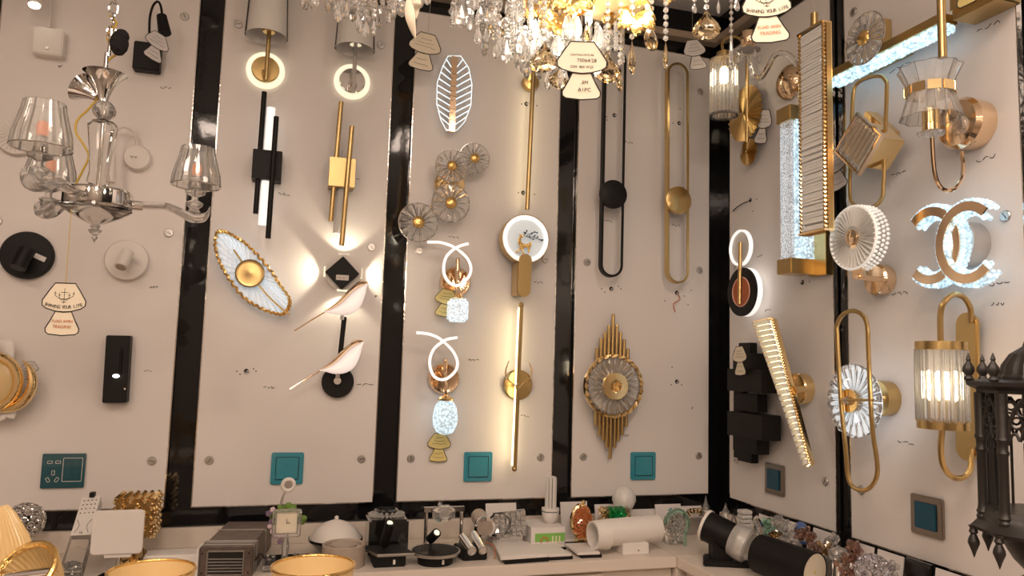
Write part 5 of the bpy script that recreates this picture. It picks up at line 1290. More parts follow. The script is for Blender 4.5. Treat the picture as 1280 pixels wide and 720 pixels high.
MB().lathe([(.04, 0), (.04, .008), (.012, .014), (.012, b.z + .01), (.001, b.z + .01)], (cc.x, 0, 0), (0, 0, 1), 24).build('base', M['gold'], t)

t = CT('glass_ring_tealight', 'small amber glass ring dish behind the honey bowl', 'glass dish', 166, -.20, py=700)
c_ = t.p(165, 698); MB().tube([v + V(0, 0, 0) for v in circ(V(c_.x, 0, .036), .030, 32)], .004, 8, closed=True).build('gilt_ring', M['gold'], t)
MB().lathe([(.028, -.004), (.028, .004), (.001, .004)], V(c_.x, 0, .036), (0, 1, 0), 28).build('amber_glass', M['amber'], t)
MB().box((c_.x, 0, .003), (.03, .03, .006)).build('base', M['gold'], t)

t = CT('white_box_light', 'long white box light lying on the counter beside the striped lamp', 'lamp', 215, -.235, py=700)
a, b = t.p(182, 690), t.p(251, 702)
MB().box(((a.x + b.x) / 2, 0, .024), (b.x - a.x, .07, .048)).build('body', M['white'], t, bevel=.004)
m = MB().box((b.x + .002, 0, .024), (.004, .066, .045)); m.build('end_cap', M['taupe'], t)

# striped box lamp
t = CT('striped_box_lamp', 'grey brown striped rectangular wall lamp lying with its louvred end forward', 'lamp', 281, -.33, rz=R(-8), py=712)
L = .31; wd, ht = .128, .076
m = MB(); m.box((0, L / 2, ht / 2), (wd, L, ht)); m.build('body', M['wood'], t, bevel=.004)
m = MB()
for yy in (.03, .055, .07, .20): m.box((0, yy, ht / 2), (wd + .003, .006, ht + .003))
m.build('bright_band', M['steel'], t, bevel=.0005)
m = MB()
m.tube(rrect((0, -.001, ht / 2), .044, .029, .003), .0022, 6, closed=True)
for i in range(5): m.box((0, -.002, ht / 2 - .02 + i * .0075), (.084, .003, .0018))
m.build('front_grille', M['steel'], t)
MB().prism(rrect((0, -.0005, ht / 2), .043, .028, .002), (0, .001, 0)).build('front_glass', M['bkg'], t)
m = MB()
for sx in (-1, 1):
    for zz in (.014, .062): m.sph((sx * .056, -.001, zz), .0022, 8)
m.build('screw', M['bk'], t)
MB().box((-wd / 2 - .003, .02, ht / 2), (.005, .05, ht)).build('end_tab', M['white'], t)
MB().tube(spline([V(wd / 2, .05, .03), V(wd / 2 + .01, .06, .045), V(wd / 2 + .02, .07, .03)], 4), .0018, 6).build('wire', M['bk'], t)

# flower lamp
t = CT('flower_desk_lamp', 'crystal desk lamp with green leaves, violet blossoms and a ring head', 'lamp', 354, -.25, py=696)
MB().box((0.01, 0, .012), (.125, .10, .014)).build('crystal_base', M['crystal'], t, bevel=.003)
MB().box((0.01, 0, .020), (.117, .09, .004)).build('black_plate', M['bkg'], t)
m = MB()
for x, y in ((-.035, -.02), (-.025, .01), (-.04, .02), (.04, -.005), (.05, .02), (.03, .025), (.055, -.01)): m.sph((x, y, .026), .0062, 8, (1, 1, .6), flat=True)
m.build('crystal_stud', M['crystal'], t, smooth=False)
MB().box((.045, -.035, .024), (.05, .008, .004)).build('white_strip', M['white'], t)
c_ = t.p(358.5, 654, .02)
m = MB(); m.tube(rrect(c_, .032, .032, .003), .0055, 4, closed=True); m.build('crystal_frame', M['crystal'], t, smooth=False)
MB().prism(rrect(c_ + V(0, .004, 0), .026, .026, .003), (0, .006, 0)).build('clock_face', M['paper'], t)
m = MB(); m.box(c_ + V(.004, .002, 0), (.010, .001, .001)); m.box(c_ + V(0, .002, .005), (.001, .001, .012)); m.build('clock_hand', M['ink'], t)
MB().lathe([(.012, .02), (.008, .03), (.010, .05), (.006, c_.z - .03)], (c_.x, 0, 0), (0, 0, 1), 12).build('crystal_stem', M['crystal'], t, smooth=False)
m = MB(); rnd = random.Random(2)
for x, y, s_ in ((346, 642, 6), (355, 636, 6), (364, 638, 6), (371, 646, 6), (377, 652, 5), (344, 652, 5), (366, 634, 5), (350, 634, 4), (379, 648, 5), (360, 632, 5), (341, 646, 5), (374, 641, 4), (368, 642, 5), (350, 640, 5), (359, 640, 6)):
    q = t.p(x, y, rnd.uniform(-.01, .005)); m.sph(q, s_ * t.k, 10, (1, .8, .8), Matrix.Rotation(rnd.uniform(-1, 1), 3, 'Y'))
m.build('green_leaves', M['leafg'], t)
m = MB(); m2 = MB()
for x, y, s_ in ((336, 642, 3.5), (339, 652, 3), (341, 664, 3), (345, 672, 3.5), (337, 658, 2.5), (350, 677, 3), (341, 637, 3), (343, 668, 3), (352, 670, 3)):
    q = t.p(x, y, .01); mm = m if rnd.random() < .5 else m2
    for j in range(5):
        a = 2 * pi * j / 5; mm.sph(q + V(cos(a) * s_ * t.k * .6, 0, sin(a) * s_ * t.k * .6), s_ * t.k * .6, 8, (1, .6, 1))
m.build('violet_blossom', M['violet'], t); m2.build('pale_blossom', M['pinkp'], t)
q0, q1 = t.p(351, 636), t.p(360.5, 606)
MB().tube(spline([q0, t.p(352, 626), t.p(356, 616), q1 + V(0, 0, -.016)], 5), .003, 8).build('flexible_neck', M['steel'], t)
MB().tube(circ(q1, .0145, 28), .0055, 8, closed=True).build('ring_head', M['white'], t)
MB().lathe([(.0095, -.003), (.0095, .003), (.001, .003)], q1, (0, -1, 0), 20).build('lens', M['steel'], t)

# dome and drum
t = CT('dome_lamp', 'beige dome ceiling lamp with a small white knob on a dark rim', 'lamp', 420, -.13)
c_ = t.p(419.5, 673); r = 33 * t.k
MB().lathe([(r, 0), (r * .93, .010), (r * .75, .028), (r * .45, .044), (r * .15, .052), (.001, .053)], (c_.x, 0, c_.z), (0, 0, 1), 48).build('dome', M['white'], t)
MB().lathe([(r * .5, -c_.z), (r * .9, -.012), (r * 1.01, -.004), (r * 1.01, .003), (.001, .003)], (c_.x, 0, c_.z), (0, 0, 1), 48).build('rim', M['bkg'], t)
MB().sph((c_.x, 0, c_.z + .058), .0065, 12).build('knob', M['white'], t)
t = CT('drum_lamp', 'short taupe drum lamp in front of the beige dome', 'lamp', 429, -.26, py=700)
c_ = t.p(429, 680); r = 26.5 * t.k
MB().lathe([(.001, 0), (r, 0), (r, c_.z), (r * .95, c_.z + .002), (r * .88, c_.z - .001), (r * .86, c_.z - .008), (.001, c_.z - .008)], (0, 0, 0), (0, 0, 1), 56).build('drum', M['taupe'], t)
MB().lathe([(r * .6, 0), (r * .6, .008), (.001, .010)], (0, 0, c_.z - .008), (0, 0, 1), 40).build('top_disc', M['taupe'], t)

# black square lamp with crystal ring top, square and round desk spots
t = CT('black_cube_lamp', 'black square box lamp with a sparkling crystal ring on top', 'lamp', 486, -.14)
a, b = t.p(462, 651, .06), t.p(510, 690, .06)
MB().box(((a.x + b.x) / 2, 0, a.z / 2), (b.x - a.x, .12, a.z)).build('body', M['bkg'], t, bevel=.006)
m = MB()
for i in range(26):
    a_ = 2 * pi * i / 26; m.sph(((a.x + b.x) / 2 + .048 * cos(a_), .04 * sin(a_), a.z + .006), .0055, 6, flat=True)
    if i % 2: m.sph(((a.x + b.x) / 2 + .034 * cos(a_), .027 * sin(a_), a.z + .008), .0065, 6, flat=True)
m.build('crystal_ring', M['crystal'], t, smooth=False)
MB().lathe([(.035, 0), (.035, .014), (.03, .018), (.001, .018)], ((a.x + b.x) / 2, .02, a.z), (0, 0, 1), 28).build('black_collar', M['bkg'], t)

def spot(px, yy, square, label, head):
    t = CT('desk_spot_lamp', label, 'lamp', px, yy, py=700)
    if square:
        MB().prism([V(-.044, -.035, 0), V(.044, -.035, 0), V(.044, .04, 0), V(-.044, .04, 0)], (0, 0, .030)).build('base', M['bk'], t, bevel=.003)
        pl = [V(-.036, -.048, 0), V(.066, -.048, 0), V(.040, .052, 0), V(-.075, .052, 0)]
        MB().prism([v + V(0, 0, .031) for v in pl], (0, 0, .008)).build('plate_rim', M['steel'], t, bevel=.002)
        MB().prism([v * .95 + V(0, 0, .039) for v in pl], (0, 0, .0012)).build('plate_top', M['bk'], t)
    else:
        MB().lathe([(.048, 0), (.05, .026), (.001, .026)], (0, 0, 0), (0, 0, 1), 40).build('base', M['bk'], t)
        MB().lathe([(.066, 0), (.070, .004), (.070, .009), (.001, .009)], (0, 0, .026), (0, 0, 1), 48).build('plate_rim', M['steel'], t)
        MB().lathe([(.066, 0), (.064, .002), (.001, .002)], (0, 0, .035), (0, 0, 1), 48).build('plate_top', M['bk'], t)
    MB().box((.012, -.051 if not square else -.036, .014), (.006, .002, .012)).build('touch_mark', M['white'], t)
    (x0, y0), (x1, y1) = head; h0, h1 = t.p(x0, y0, -.01), t.p(x1, y1, .02)
    MB().cyl((h0.x, 0.004, .036), h0, .004).build('stem', M['bk'], t)
    d = MB().cyl(h0, h1, .013).build('spot_head', M['bk'], t)
    v = (h1 - h0).normalized(); MB().lathe([(.0085, 0), (.007, .0015), (.001, .002)], h1, v + V(.2, -.8, .3), 18).build('led_lens', M['ledw'], d)
spot(485, -.27, True, 'desk spot lamp on a square black plate', ((480, 681), (487.5, 654)))
spot(544, -.28, False, 'desk spot lamp on a round black plate', ((538, 674), (546, 666)))

# chrome bracket lamp with faceted crystal head
t = CT('crystal_bracket_lamp', 'faceted crystal head held between two chrome posts', 'lamp', 555, -.12)
for px_, in ((533,), (577,)):
    a = t.p(px_, 640); MB().cyl((a.x, 0, 0), (a.x, 0, a.z), .0055).build('post', M['chrome'], t)
a, b = t.p(530, 637), t.p(580, 637); MB().box(((a.x + b.x) / 2, 0, a.z), (b.x - a.x, .012, .014)).build('cross_bar', M['chrome'], t)
MB().box(((a.x + b.x) / 2, 0, .005), (.15, .06, .010)).build('base', M['chrome'], t, bevel=.002)
c_ = t.p(555, 642, .02)
m = MB(); ri = []
for f_, yy in ((.35, -.02), (.8, -.012), (1, 0), (.8, .012)):
    ri.append([c_ + V(.036 * f_ * cos(2 * pi * i / 8 + .39) * 1.05, yy, .028 * f_ * sin(2 * pi * i / 8 + .39)) for i in range(8)])
m.loft(ri); m.build('crystal_head', M['crystal'], t, smooth=False)
MB().lathe([(.013, 0), (.013, .008), (.001, .008)], c_ + V(0, .0, 0), (0, -1, 0), 20).build('led_core', M['steel'], t)

# twin tube spot
t = CT('twin_tube_lamp', 'pair of chrome tube spots on a black base', 'lamp', 592, -.24, py=692)
MB().prism([V(-.035, -.05, 0), V(.03, -.05, 0), V(.03, -.05, .01), V(.02, .04, .045), V(-.035, .04, .045), V(-.035, -.05, .012)][:0] or [V(-.04, -.04, 0), V(.03, -.04, 0), V(.04, .05, 0), V(-.05, .05, 0)], (0, 0, .030)).build('base', M['bk'], t, bevel=.003)
for (x0, y0), (x1, y1) in (((578, 671), (590, 689)), ((592, 668), (604, 688))):
    a, b = t.p(x0, y0, -.02), t.p(x1, y1, .05); d = MB().cyl(a, b, .0125).build('chrome_tube', M['chrome'], t)
    v = (b - a).normalized(); MB().lathe([(.0135, -.004), (.0135, .001), (.010, .0015), (.009, -.001), (.001, -.001)], b, v, 24).build('lens_ring', M['steel'], d)
MB().tube(spline([V(-.05, .03, .02), V(-.06, 0, .03), V(-.045, -.03, .01)], 4), .0016, 6).build('wire', M['bk'], t)
MB().tube(spline([V(.04, .02, .035), V(.058, -.01, .03), V(.052, -.045, .004)], 4), .0014, 6).build('red_wire', M['red'], t)

t = CT('cylinder_spot_lamp', 'dark cylinder spot with wide chrome ring behind the twin tubes', 'lamp', 603, -.13)
a, b = t.p(598, 645, -.04), t.p(606, 660, .05); d = MB().cyl(a, b, .024).build('body', M['taupe'], t); v = (b - a).normalized()
MB().lathe([(.029, -.02), (.033, -.006), (.033, 0), (.024, .002), (.022, -.008), (.001, -.012)], b, v, 32).build('front_ring', M['chrome'], d)
MB().cyl((a.x, .03, 0), a, .014).build('stand', M['steel'], t)

def card(px, py, hw, hh, y, label, lean=12, turn=0, m_='paperw'):
    t = CT('display_card', label, 'card', px, y); c_ = t.p(px, py); t.root.location.z = ZC
    r_ = Matrix.Rotation(R(turn), 3, 'Z') @ Matrix.Rotation(R(-lean), 3, 'X')
    hz = (c_.z + hh * t.k)
    MB().box(r_ @ V(0, 0, hz / 2 + .002), (2 * hw * t.k, .003, hz), r_).build('card', M[m_], t)
    return t
card(627, 655, 20, 24, -.10, 'white upright card behind the square mosaic crystal lamp')
t = CT('mosaic_crystal_lamp', 'square crystal ceiling lamp with mirrored mosaic facets', 'lamp', 637, -.17, py=675)
c_ = t.p(638, 656); rnd = random.Random(8)
m = MB(); s_ = .031; Rr = Matrix.Rotation(-.08, 3, 'Y')
for i in range(6):
    for j in range(5):
        q = c_ + Rr @ V(-.042 + i * .0168, rnd.uniform(-.003, .003), -.03 + j * .015); m.box(q, (.014, .012, .013), Rr @ Matrix.Rotation(rnd.uniform(-.6, .6), 3, 'X') @ Matrix.Rotation(rnd.uniform(-.6, .6), 3, 'Z'))
m.build('mosaic_facets', M['crystal'], t, smooth=False, bevel=.001, seg=1)
MB().box(c_ + V(0, .012, 0), (.10, .008, .078), Rr).build('mirror_back', M['chrome'], t)
m = MB(); m.tube(circ(c_ + V(-.035, .004, 0), .034, 28), .003, 6, closed=True); m.build('dark_ring', M['bk'], t)
m = MB().box((c_.x, .01, (c_.z - .03) / 2), (.08, .02, max(.004, c_.z - .03))); m.build('foot', M['chrome'], t)

# CFL lamp on a box
t = CT('bulb_box', 'white box printed green with an orange symbol under the tube bulb', 'box', 697, -.12)
a, b = t.p(664, 660, .06), t.p(706, 680, .06); hb = a.z
MB().box(((a.x + b.x) / 2, 0, hb / 2), (b.x - a.x, .12, hb)).build('box', M['paperw'], t, bevel=.001)
MB().box(((a.x + b.x) / 2 + .006, -.0605, hb * .52), (b.x - a.x - .014, .001, hb * .4)).build('green_print', M['greenbox'], t)
m = MB(); m.tube(circ((((a.x + b.x) / 2) - .012, -.0615, hb * .35), .011, 20, a0=-.3, a1=3.6), .002, 6); m.build('orange_print', M['red'], t)
m = MB()
for i in range(3): m.box(((a.x + b.x) / 2 + .015 + i * .011, -.0615, hb * .4), (.004, .001, .022))
m.build('pale_print', M['paper'], t)
topz = ZC + hb; bxw = t.root.location.x + (a.x + b.x) / 2
t = Thing('tube_bulb', 'compact fluorescent tube bulb standing on the green printed box', 'bulb', 'back', 0, 0, loc=(0, 0, 0))
tt = t
qq = CAM + ray(688, 640) * ((-.12 - CAM.y) / ray(688, 640).y); t.root.location = (qq.x, -.12, topz)
MB().lathe([(.012, 0), (.016, .004), (.022, .010), (.027, .028), (.028, .046), (.001, .048)], (0, 0, 0), (0, 0, 1), 32).build('ballast', M['white'], t)
MB().lathe([(.0285, 0), (.0285, .0022)], (0, 0, .036), (0, 0, 1), 32).build('green_band', M['dteal'], t)
for i in range(4):
    an = pi / 4 + i * pi / 2
    for s_ in (-1, 1):
        pass
    c2_ = V(.013 * cos(an), .013 * sin(an), 0); d_ = V(-sin(an), cos(an), 0) * .0052
    MB().tube([c2_ - d_ + V(0, 0, .046), c2_ - d_ + V(0, 0, .135), c2_ - d_ * .6 + V(0, 0, .140), c2_ + d_ * .6 + V(0, 0, .140), c2_ + d_ + V(0, 0, .135), c2_ + d_ + V(0, 0, .046)], .0044, 8).build('glass_tube', M['frost'], t)

# flat white up-down plates
def plate(pxs, label, hz=.010, zoff=0, dark=None):
    pts = [CAM + ray(x, y) * ((ZC + zoff + hz - CAM.z) / ray(x, y).z) for x, y in pxs]
    c_ = sum(pts, V(0, 0, 0)) / len(pts)
    t = Thing('flat_panel_lamp', label, 'lamp', 'back', 0, 0, 'flat cream lamp trays', loc=(c_.x, c_.y, ZC + zoff))
    MB().prism([p_ - t.o - V(0, 0, hz * .45) for p_ in pts], (0, 0, hz * .45)).build('tray', M['white'], t, bevel=.001)
    MB().prism([(p_ - t.o - V(0, 0, hz)) * 1 + V(.008, -.004, 0) - V(p_.x - c_.x, p_.y - c_.y, 0) * .06 for p_ in pts], (0, 0, hz * .53)).build('dark_base', M['bk'], t)
    return t
plate([(615, 674), (655, 676), (685, 692), (626, 696)], 'flat cream lamp tray nearest the twin chrome tubes', .022)
plate([(645, 677), (682, 676), (706, 681), (668, 685)], 'flat cream lamp tray touching the green printed box', .014)
plate([(662, 684), (696, 681), (714, 692), (677, 694)], 'flat cream lamp tray with a notched corner at the counter front', .016)
plate([(682, 668), (716, 666), (735, 673), (702, 675)], 'flat cream lamp tray just in front of the orange crystal oval', .016)
plate([(706, 679), (736, 678), (750, 690), (722, 691)], 'flat cream lamp tray beside the white cylinder lamp', .016)

# crystal samples on cards
card(719, 650, 18, 21, -.09, 'white upright card behind the orange crystal oval')
def crystal_oval(px, py, hw, hh, y, mt, rim, label, n=60, top=True):
    t = CT('crystal_wall_lamp', label, 'lamp', px, y, 'crystal sample lamps on cards', py=670)
    c_ = t.p(px, py); a_, b_ = hw * t.k, hh * t.k
    MB().lathe([(1, .010), (1, -.004), (.9, -.006), (.001, -.006)], (0, 0, 0), (0, 1, 0), 32)
    m = MB(); m.loft([[c_ + V(a_ * f_ * cos(2 * pi * i / 28), yy, b_ * f_ * sin(2 * pi * i / 28)) for i in range(28)] for f_, yy in ((1, .012), (1, 0), (.85, -.004))]); m.build('back_dish', M[rim], t)
    m = MB(); rnd = random.Random(px)
    for i in range(n):
        r_ = math.sqrt((i + .5) / n) * .88; an = i * 2.39996
        m.box(c_ + V(a_ * r_ * cos(an), -.010 - .012 * (1 - r_), b_ * r_ * sin(an)), (.010, .008, .006), Matrix.Rotation(rnd.uniform(0, 3), 3, 'Y') @ Matrix.Rotation(rnd.uniform(-.6, .6), 3, 'X'))
    m.build('crystal_facets', M[mt], t, smooth=False)
    if top: MB().sph(c_ + V(.004, 0, b_ * 1.08), .008, 8, flat=True).build('top_bead', M[rim], t, smooth=False)
    zl = c_.z - b_; MB().box((c_.x, .004, max(.003, zl / 2 + .004)), (.03, .03, max(.006, zl + .008))).build('foot', M[rim], t)
crystal_oval(727, 652, 14, 22, -.17, 'orangec', 'gold', 'oval lamp of orange crystals with a gold bead on top', 70)
card(762, 652, 18, 20, -.09, 'white upright card behind the green and gold crystals')
t = CT('crystal_wall_lamp', 'square lamp of emerald and pale gold crystals on a white card', 'lamp', 768, -.16, 'crystal sample lamps on cards')
c_ = t.p(770, 646); m = MB(); m2 = MB(); rnd = random.Random(5)
m3 = MB()
for i in range(7):
    for j in range(4):
        q = c_ + V(-.05 + i * .0145, rnd.uniform(-.006, .004), -.025 + j * .016); (m if 2 <= i <= 5 else (m2 if i < 2 else m3)).box(q, (.016, .014, .015), Matrix.Rotation(.78 + rnd.uniform(-.2, .2), 3, 'Y') @ Matrix.Rotation(rnd.uniform(-.4, .4), 3, 'X'))
m.build('green_crystals', M['green'], t, smooth=False); m2.build('gold_crystals', M['amber'], t, smooth=False); m3.build('gold_crystals', M['amber'], t, smooth=False)
MB().box(c_ + V(0, .014, 0), (.09, .006, .06)).build('back_plate', M['chrome'], t); MB().box((c_.x, .012, .012), (.05, .02, .024)).build('foot', M['chrome'], t)
t = CT('large_bulb', 'large frosted globe bulb behind the white cylinder lamp', 'bulb', 780, -.13)
c_ = t.p(780, 623); r = 15 * t.k
MB().lathe([(.012, 0), (.013, .05), (.018, c_.z - r * 1.1), (r * .8, c_.z - r * .62)], (c_.x, 0, 0), (0, 0, 1), 32).build('bulb_neck', M['white'], t)
MB().lathe([(r * .8, -r * .62), (r, -r * .15), (r * .97, r * .2), (r * .75, r * .68), (r * .4, r * .93), (.001, r)], (c_.x, 0, c_.z), (0, 0, 1), 36).build('bulb_globe', M['frost'], t)
card(806, 655, 17, 17, -.09, 'white upright card behind the small gold crystals')
t = CT('crystal_wall_lamp', 'cluster of small pale gold crystals on a white card', 'lamp', 807, -.14, 'crystal sample lamps on cards')
c_ = t.p(808, 653); gem_cluster(MB(), c_, .034, 26, .007, .011, 3, (1, .3, .55)).build('gold_crystals', M['amber'], t, smooth=False); MB().box((c_.x, .008, c_.z / 2), (.02, .012, c_.z)).build('foot', M['gold'], t)
card(838, 655, 18, 23, -.11, 'white upright card behind the mint crystal oval')
crystal_oval(844, 661, 15, 26, -.19, 'crystal', 'chrome', 'oval lamp of clear crystals under a mint green arc', 60, False)
t2 = t = CT('glass_arc', 'mint green faceted glass arc leaning over the clear crystal oval', 'glass piece', 846, -.225, py=670)
q = t.p(846, 655); m = MB(); m.tube([q + V(15.5 * t.k * cos(a_), 0, 17 * t.k * sin(a_)) for a_ in [R(-40) + R(220) * i / 16 for i in range(17)]], .007, 5); m.build('arc', M['mint'], t, smooth=False)
MB().cyl((q.x + 15.5 * t.k * cos(R(-40)), 0, 0), q + V(15.5 * t.k * cos(R(-40)), 0, 17 * t.k * sin(R(-40))), .005).build('foot', M['mint'], t)

t = CT('white_cylinder_lamp', 'white tube-shaped wall lamp lying on a small square base', 'lamp', 785, -.27, py=694)
a, b = t.p(757, 678, -.0), t.p(822, 673, -.02)
zc = .060
d = MB().lathe([(.040, 0), (.040, b.x - a.x), (.034, b.x - a.x), (.034, 0), (.040, 0)], (a.x, .0, zc), (1, .12, .02), 44, False, False).build('tube', M['white'], t)
d = MB().lathe([(.041, 0), (.044, .045), (.038, .045), (.035, 0), (.041, 0)], (a.x - .045, -.006, zc - .004), (1, .1, 0), 44, False, False).build('flared_collar', M['white'], t)
MB().box((.012, -.0, .016), (.085, .06, .034)).build('square_base', M['white'], t, bevel=.002)
MB().sph((.02, -.031, .012), .002, 8).build('screw', M['ink'], t)
MB().lathe([(.033, 0), (.001, .001)], (a.x + .02, 0, zc), (1, .12, .02), 30).build('inner_diffuser', M['frost'], t)

# candle bulbs and orange crystals in the corner
for px_, py_, yy, lab in ((882, 650, -.10, 'clear pointed candle bulb, taller of the two in the corner'), (907, 655, -.06, 'clear pointed candle bulb, shorter of the two in the corner')):
    t = CT('candle_bulb', lab, 'bulb', px_, yy, 'pointed candle bulbs')
    zt = t.p(px_, 619 if px_ < 890 else 628).z; H_ = zt
    MB().lathe([(.016, .0), (.018, H_ * .1), (.024, H_ * .3), (.023, H_ * .45), (.013, H_ * .66), (.005, H_ * .85), (.0006, H_)], (0, 0, 0), (0, 0, 1), 24).build('glass_flame', M['shade'], t)
    MB().cyl((0, 0, .002), (0, 0, H_ * .3), .008).build('socket', M['white'], t)
card(866, 650, 15, 16, -.06, 'white upright card behind the honey crystals in the corner')
t = CT('crystal_wall_lamp', 'arched cluster of honey coloured crystals in the corner', 'lamp', 868, -.10, 'crystal sample lamps on cards')
c_ = t.p(869, 645); m = MB()
for i in range(9):
    an = R(10 + i * 20); m.box(c_ + V(.036 * cos(an), 0, .026 * sin(an) - .008), (.014, .012, .016), Matrix.Rotation(an, 3, 'Y'))
m.build('honey_crystals', M['amber'], t, smooth=False); MB().box((c_.x, .008, c_.z / 2 - .006), (.07, .01, c_.z)).build('foot', M['steel'], t)

# ================================================================ SIDE COUNTER
def SC_(name, label, cat, px, py, rz=-pi / 2, group=None): return Thing(name, label, cat, ('z', ZC), px, py, group, rz=rz)
t = SC_('cylinder_wall_lamp', 'black tube lamp with frosted glass end on a black foot', 'lamp', 901, 705, rz=YAW)
k = t.k
hc = t.p(905, 668, 0)
ax = V(.72, -.55, -.28).normalized()
MB().lathe([(.0, 0), (.044, 0), (.044, .085), (.0, .085)][1:3], hc - ax * .055, ax, 44).build('tube', M['bk'], t)
MB().lathe([(.001, -.002), (.047, -.002), (.047, .006), (.001, .006)], hc - ax * .058, ax, 44).build('white_end', M['white'], t)
MB().lathe([(.046, 0), (.050, .02), (.050, .045), (.040, .05), (.036, .046), (.042, .02), (.001, .012)], hc + ax * .028, ax, 44).build('glass_end', M['milk'], t)
MB().lathe([(.02, 0), (.02, .012), (.001, .012)], hc + ax * .045, ax, 28).build('led_core', M['frost'], t)
MB().box((0, 0, hc.z / 2 - .01), (.06, .05, hc.z - .02)).build('neck', M['bk'], t, bevel=.002)
MB().prism([V(-.06, -.035, 0), V(.075, -.045, 0), V(.07, .04, 0), V(-.04, .045, 0)], (0, 0, .018)).build('foot', M['bk'], t, bevel=.004)

t = Thing('cylinder_wall_lamp', 'large black tube lamp lying down with a pale reflector end', 'lamp', ('z', ZC + .05), 990, 702, rz=YAW)
a, b = t.p(950, 692, -.04), t.p(1019, 716, .10); t_z = t.o.z
v = (b - a).normalized(); L = (b - a).length
rr = .052
MB().lathe([(.001, 0), (rr, 0), (rr, L), (rr * .93, L), (rr * .9, L - .02), (.001, L - .02)], a, v, 48).build('tube', M['bk'], t)
MB().lathe([(rr * .93, -.001), (rr * .5, -.015), (.02, -.017), (.001, -.017)], b, v, 40).build('reflector', M['paper'], t)
MB().sph(b - v * .012, .012, 14, (1, 1, 1)).build('led_core', mat('yellow_led_chip', (.7, .6, .08), .4), t)
MB().lathe([(.001, -.004), (rr * .9, -.004), (rr * .9, 0)], a, v, 40).build('white_end', M['white'], t)
MB().box((a + b) / 2 + V(0, 0, -rr - .012), (.09, .06, .024 + (t.o.z + ((a + b) / 2).z - rr - ZC - .024 if False else 0))).build('foot', M['bk'], t)

# leaning cards along the side wall
for i, (xa_, xb_, yt_, lab) in enumerate(((944, 966, 646, 'white card leaning on the side wall behind the ribbed column'), (972, 1006, 654, 'white card leaning on the side wall behind the blue glass dome'), (1011, 1037, 664, 'white card leaning on the side wall behind the smoky cup crystals'), (1066, 1086, 682, 'white card leaning on the side wall behind the pink brown crystals'), (1091, 1123, 692, 'white card leaning on the side wall behind the pearly crystal ball'), (1163, 1198, 716, 'white card leaning on the side wall under the dark blue switch'))):
    t = Thing('display_card', lab, 'card', ('x', -.04), (xa_ + xb_) / 2, yt_, 'side wall cards', rz=-pi / 2, stand=True)
    a, b = t.p(xa_, yt_), t.p(xb_, yt_); r_ = Matrix.Rotation(R(-8), 3, 'X'); hz = (a.z + b.z) / 2
    MB().box(r_ @ V(0, 0, hz / 2 + .002), (abs(b.x - a.x), .003, hz), r_).build('card', M['paperw'], t)
t = Thing('black_tile_sample', 'black glossy tile leaning on the side wall between two white cards', 'tile', ('x', -.04), 1142, 700, rz=-pi / 2, stand=True)
a, b = t.p(1127, 700), t.p(1158, 700); r_ = Matrix.Rotation(R(-8), 3, 'X'); hz = t.p(1142, 702).z; MB().box(r_ @ V(0, 0, hz / 2 + .002), (abs(b.x - a.x), .006, hz), r_).build('tile', M['bkg'], t)

def gems(px, py, X, label, mt, Rr=.03, n=26, s0=.006, s1=.011, sc=(1, 1, .8), base='chrome', grp='crystal lamps on the side counter', seed=1):
    t = Thing('crystal_lamp', label, 'lamp', ('x', X), px, py, grp, rz=-pi / 2, stand=True)
    c_ = t.p(px, py); h = max(.016, c_.z - Rr * sc[2])
    MB().lathe([(Rr * .9, 0), (Rr * .9, .006), (Rr * .3, .010), (Rr * .3, h * .8), (Rr * .7, h), (.001, h)], (c_.x, 0, 0), (0, 0, 1), 28).build('stand', M[base], t)
    gem_cluster(MB(), c_, Rr, n, s0, s1, seed, sc).build('crystals', M[mt], t, smooth=False)
    return t
gems(955, 658, -.10, 'pale green crystal cluster lamp beside the white ribbed column', 'mint', .028, 26, seed=2)
gems(970, 655, -.055, 'clear upright crystal lamp close to the side wall', 'crystal', .022, 22, sc=(.8, .8, 1.5), seed=4)
gems(970, 671, -.16, 'honey crystal cup lamp tucked against the lying black tube', 'amber', .018, 14, seed=5)
gems(985, 662, -.115, 'clear crystal cluster lamp behind the honey cup', 'crystal', .026, 26, sc=(1, 1, 1), seed=3)
gems(984, 681, -.155, 'clear bubble crystal lamp touching the middle of the black tube', 'crystal', .020, 20, seed=6)
gems(1007, 669, -.11, 'brown crystal chain lamp behind the square yellow crystals', 'brownc', .026, 26, seed=7)
gems(1016, 687, -.125, 'dark brown block crystal lamp near the black tube end', 'brownc', .020, 22, seed=8)
gems(1029, 686, -.09, 'pale yellow crystal block lamp with square facets', 'amber', .022, 16, seed=14)
gems(1040, 679, -.05, 'smoky clear cup crystal lamp near the side wall', 'crystal', .022, 22, sc=(1, 1, 1.2), seed=9)
gems(1047, 693, -.10, 'clear round-cut crystal lamp between the yellow and brown ones', 'crystal', .022, 20, seed=10)
gems(1063, 688, -.055, 'pink brown crystal lamp behind the red brown one', 'brownc', .028, 26, seed=13)
gems(1062, 706, -.115, 'red brown faceted crystal lamp beside the pearly ball', 'brownc', .034, 44, .006, .010, seed=12)
gems(1112, 712, -.10, 'clear faceted dish lamp beside the pearly ball', 'crystal', .024, 22, seed=15)
t = Thing('crystal_ball_lamp', 'pearly iridescent faceted crystal ball lamp', 'lamp', ('x', -.16), 1090, 716, rz=-pi / 2, stand=True); c_ = t.p(1091, 714)
MB().lathe([(.03, 0), (.03, .008), (.01, .012), (.01, max(.014, c_.z - .03)), (.001, max(.014, c_.z - .03))], (c_.x, 0, 0), (0, 0, 1), 28).build('stand', M['chrome'], t)
m = MB()
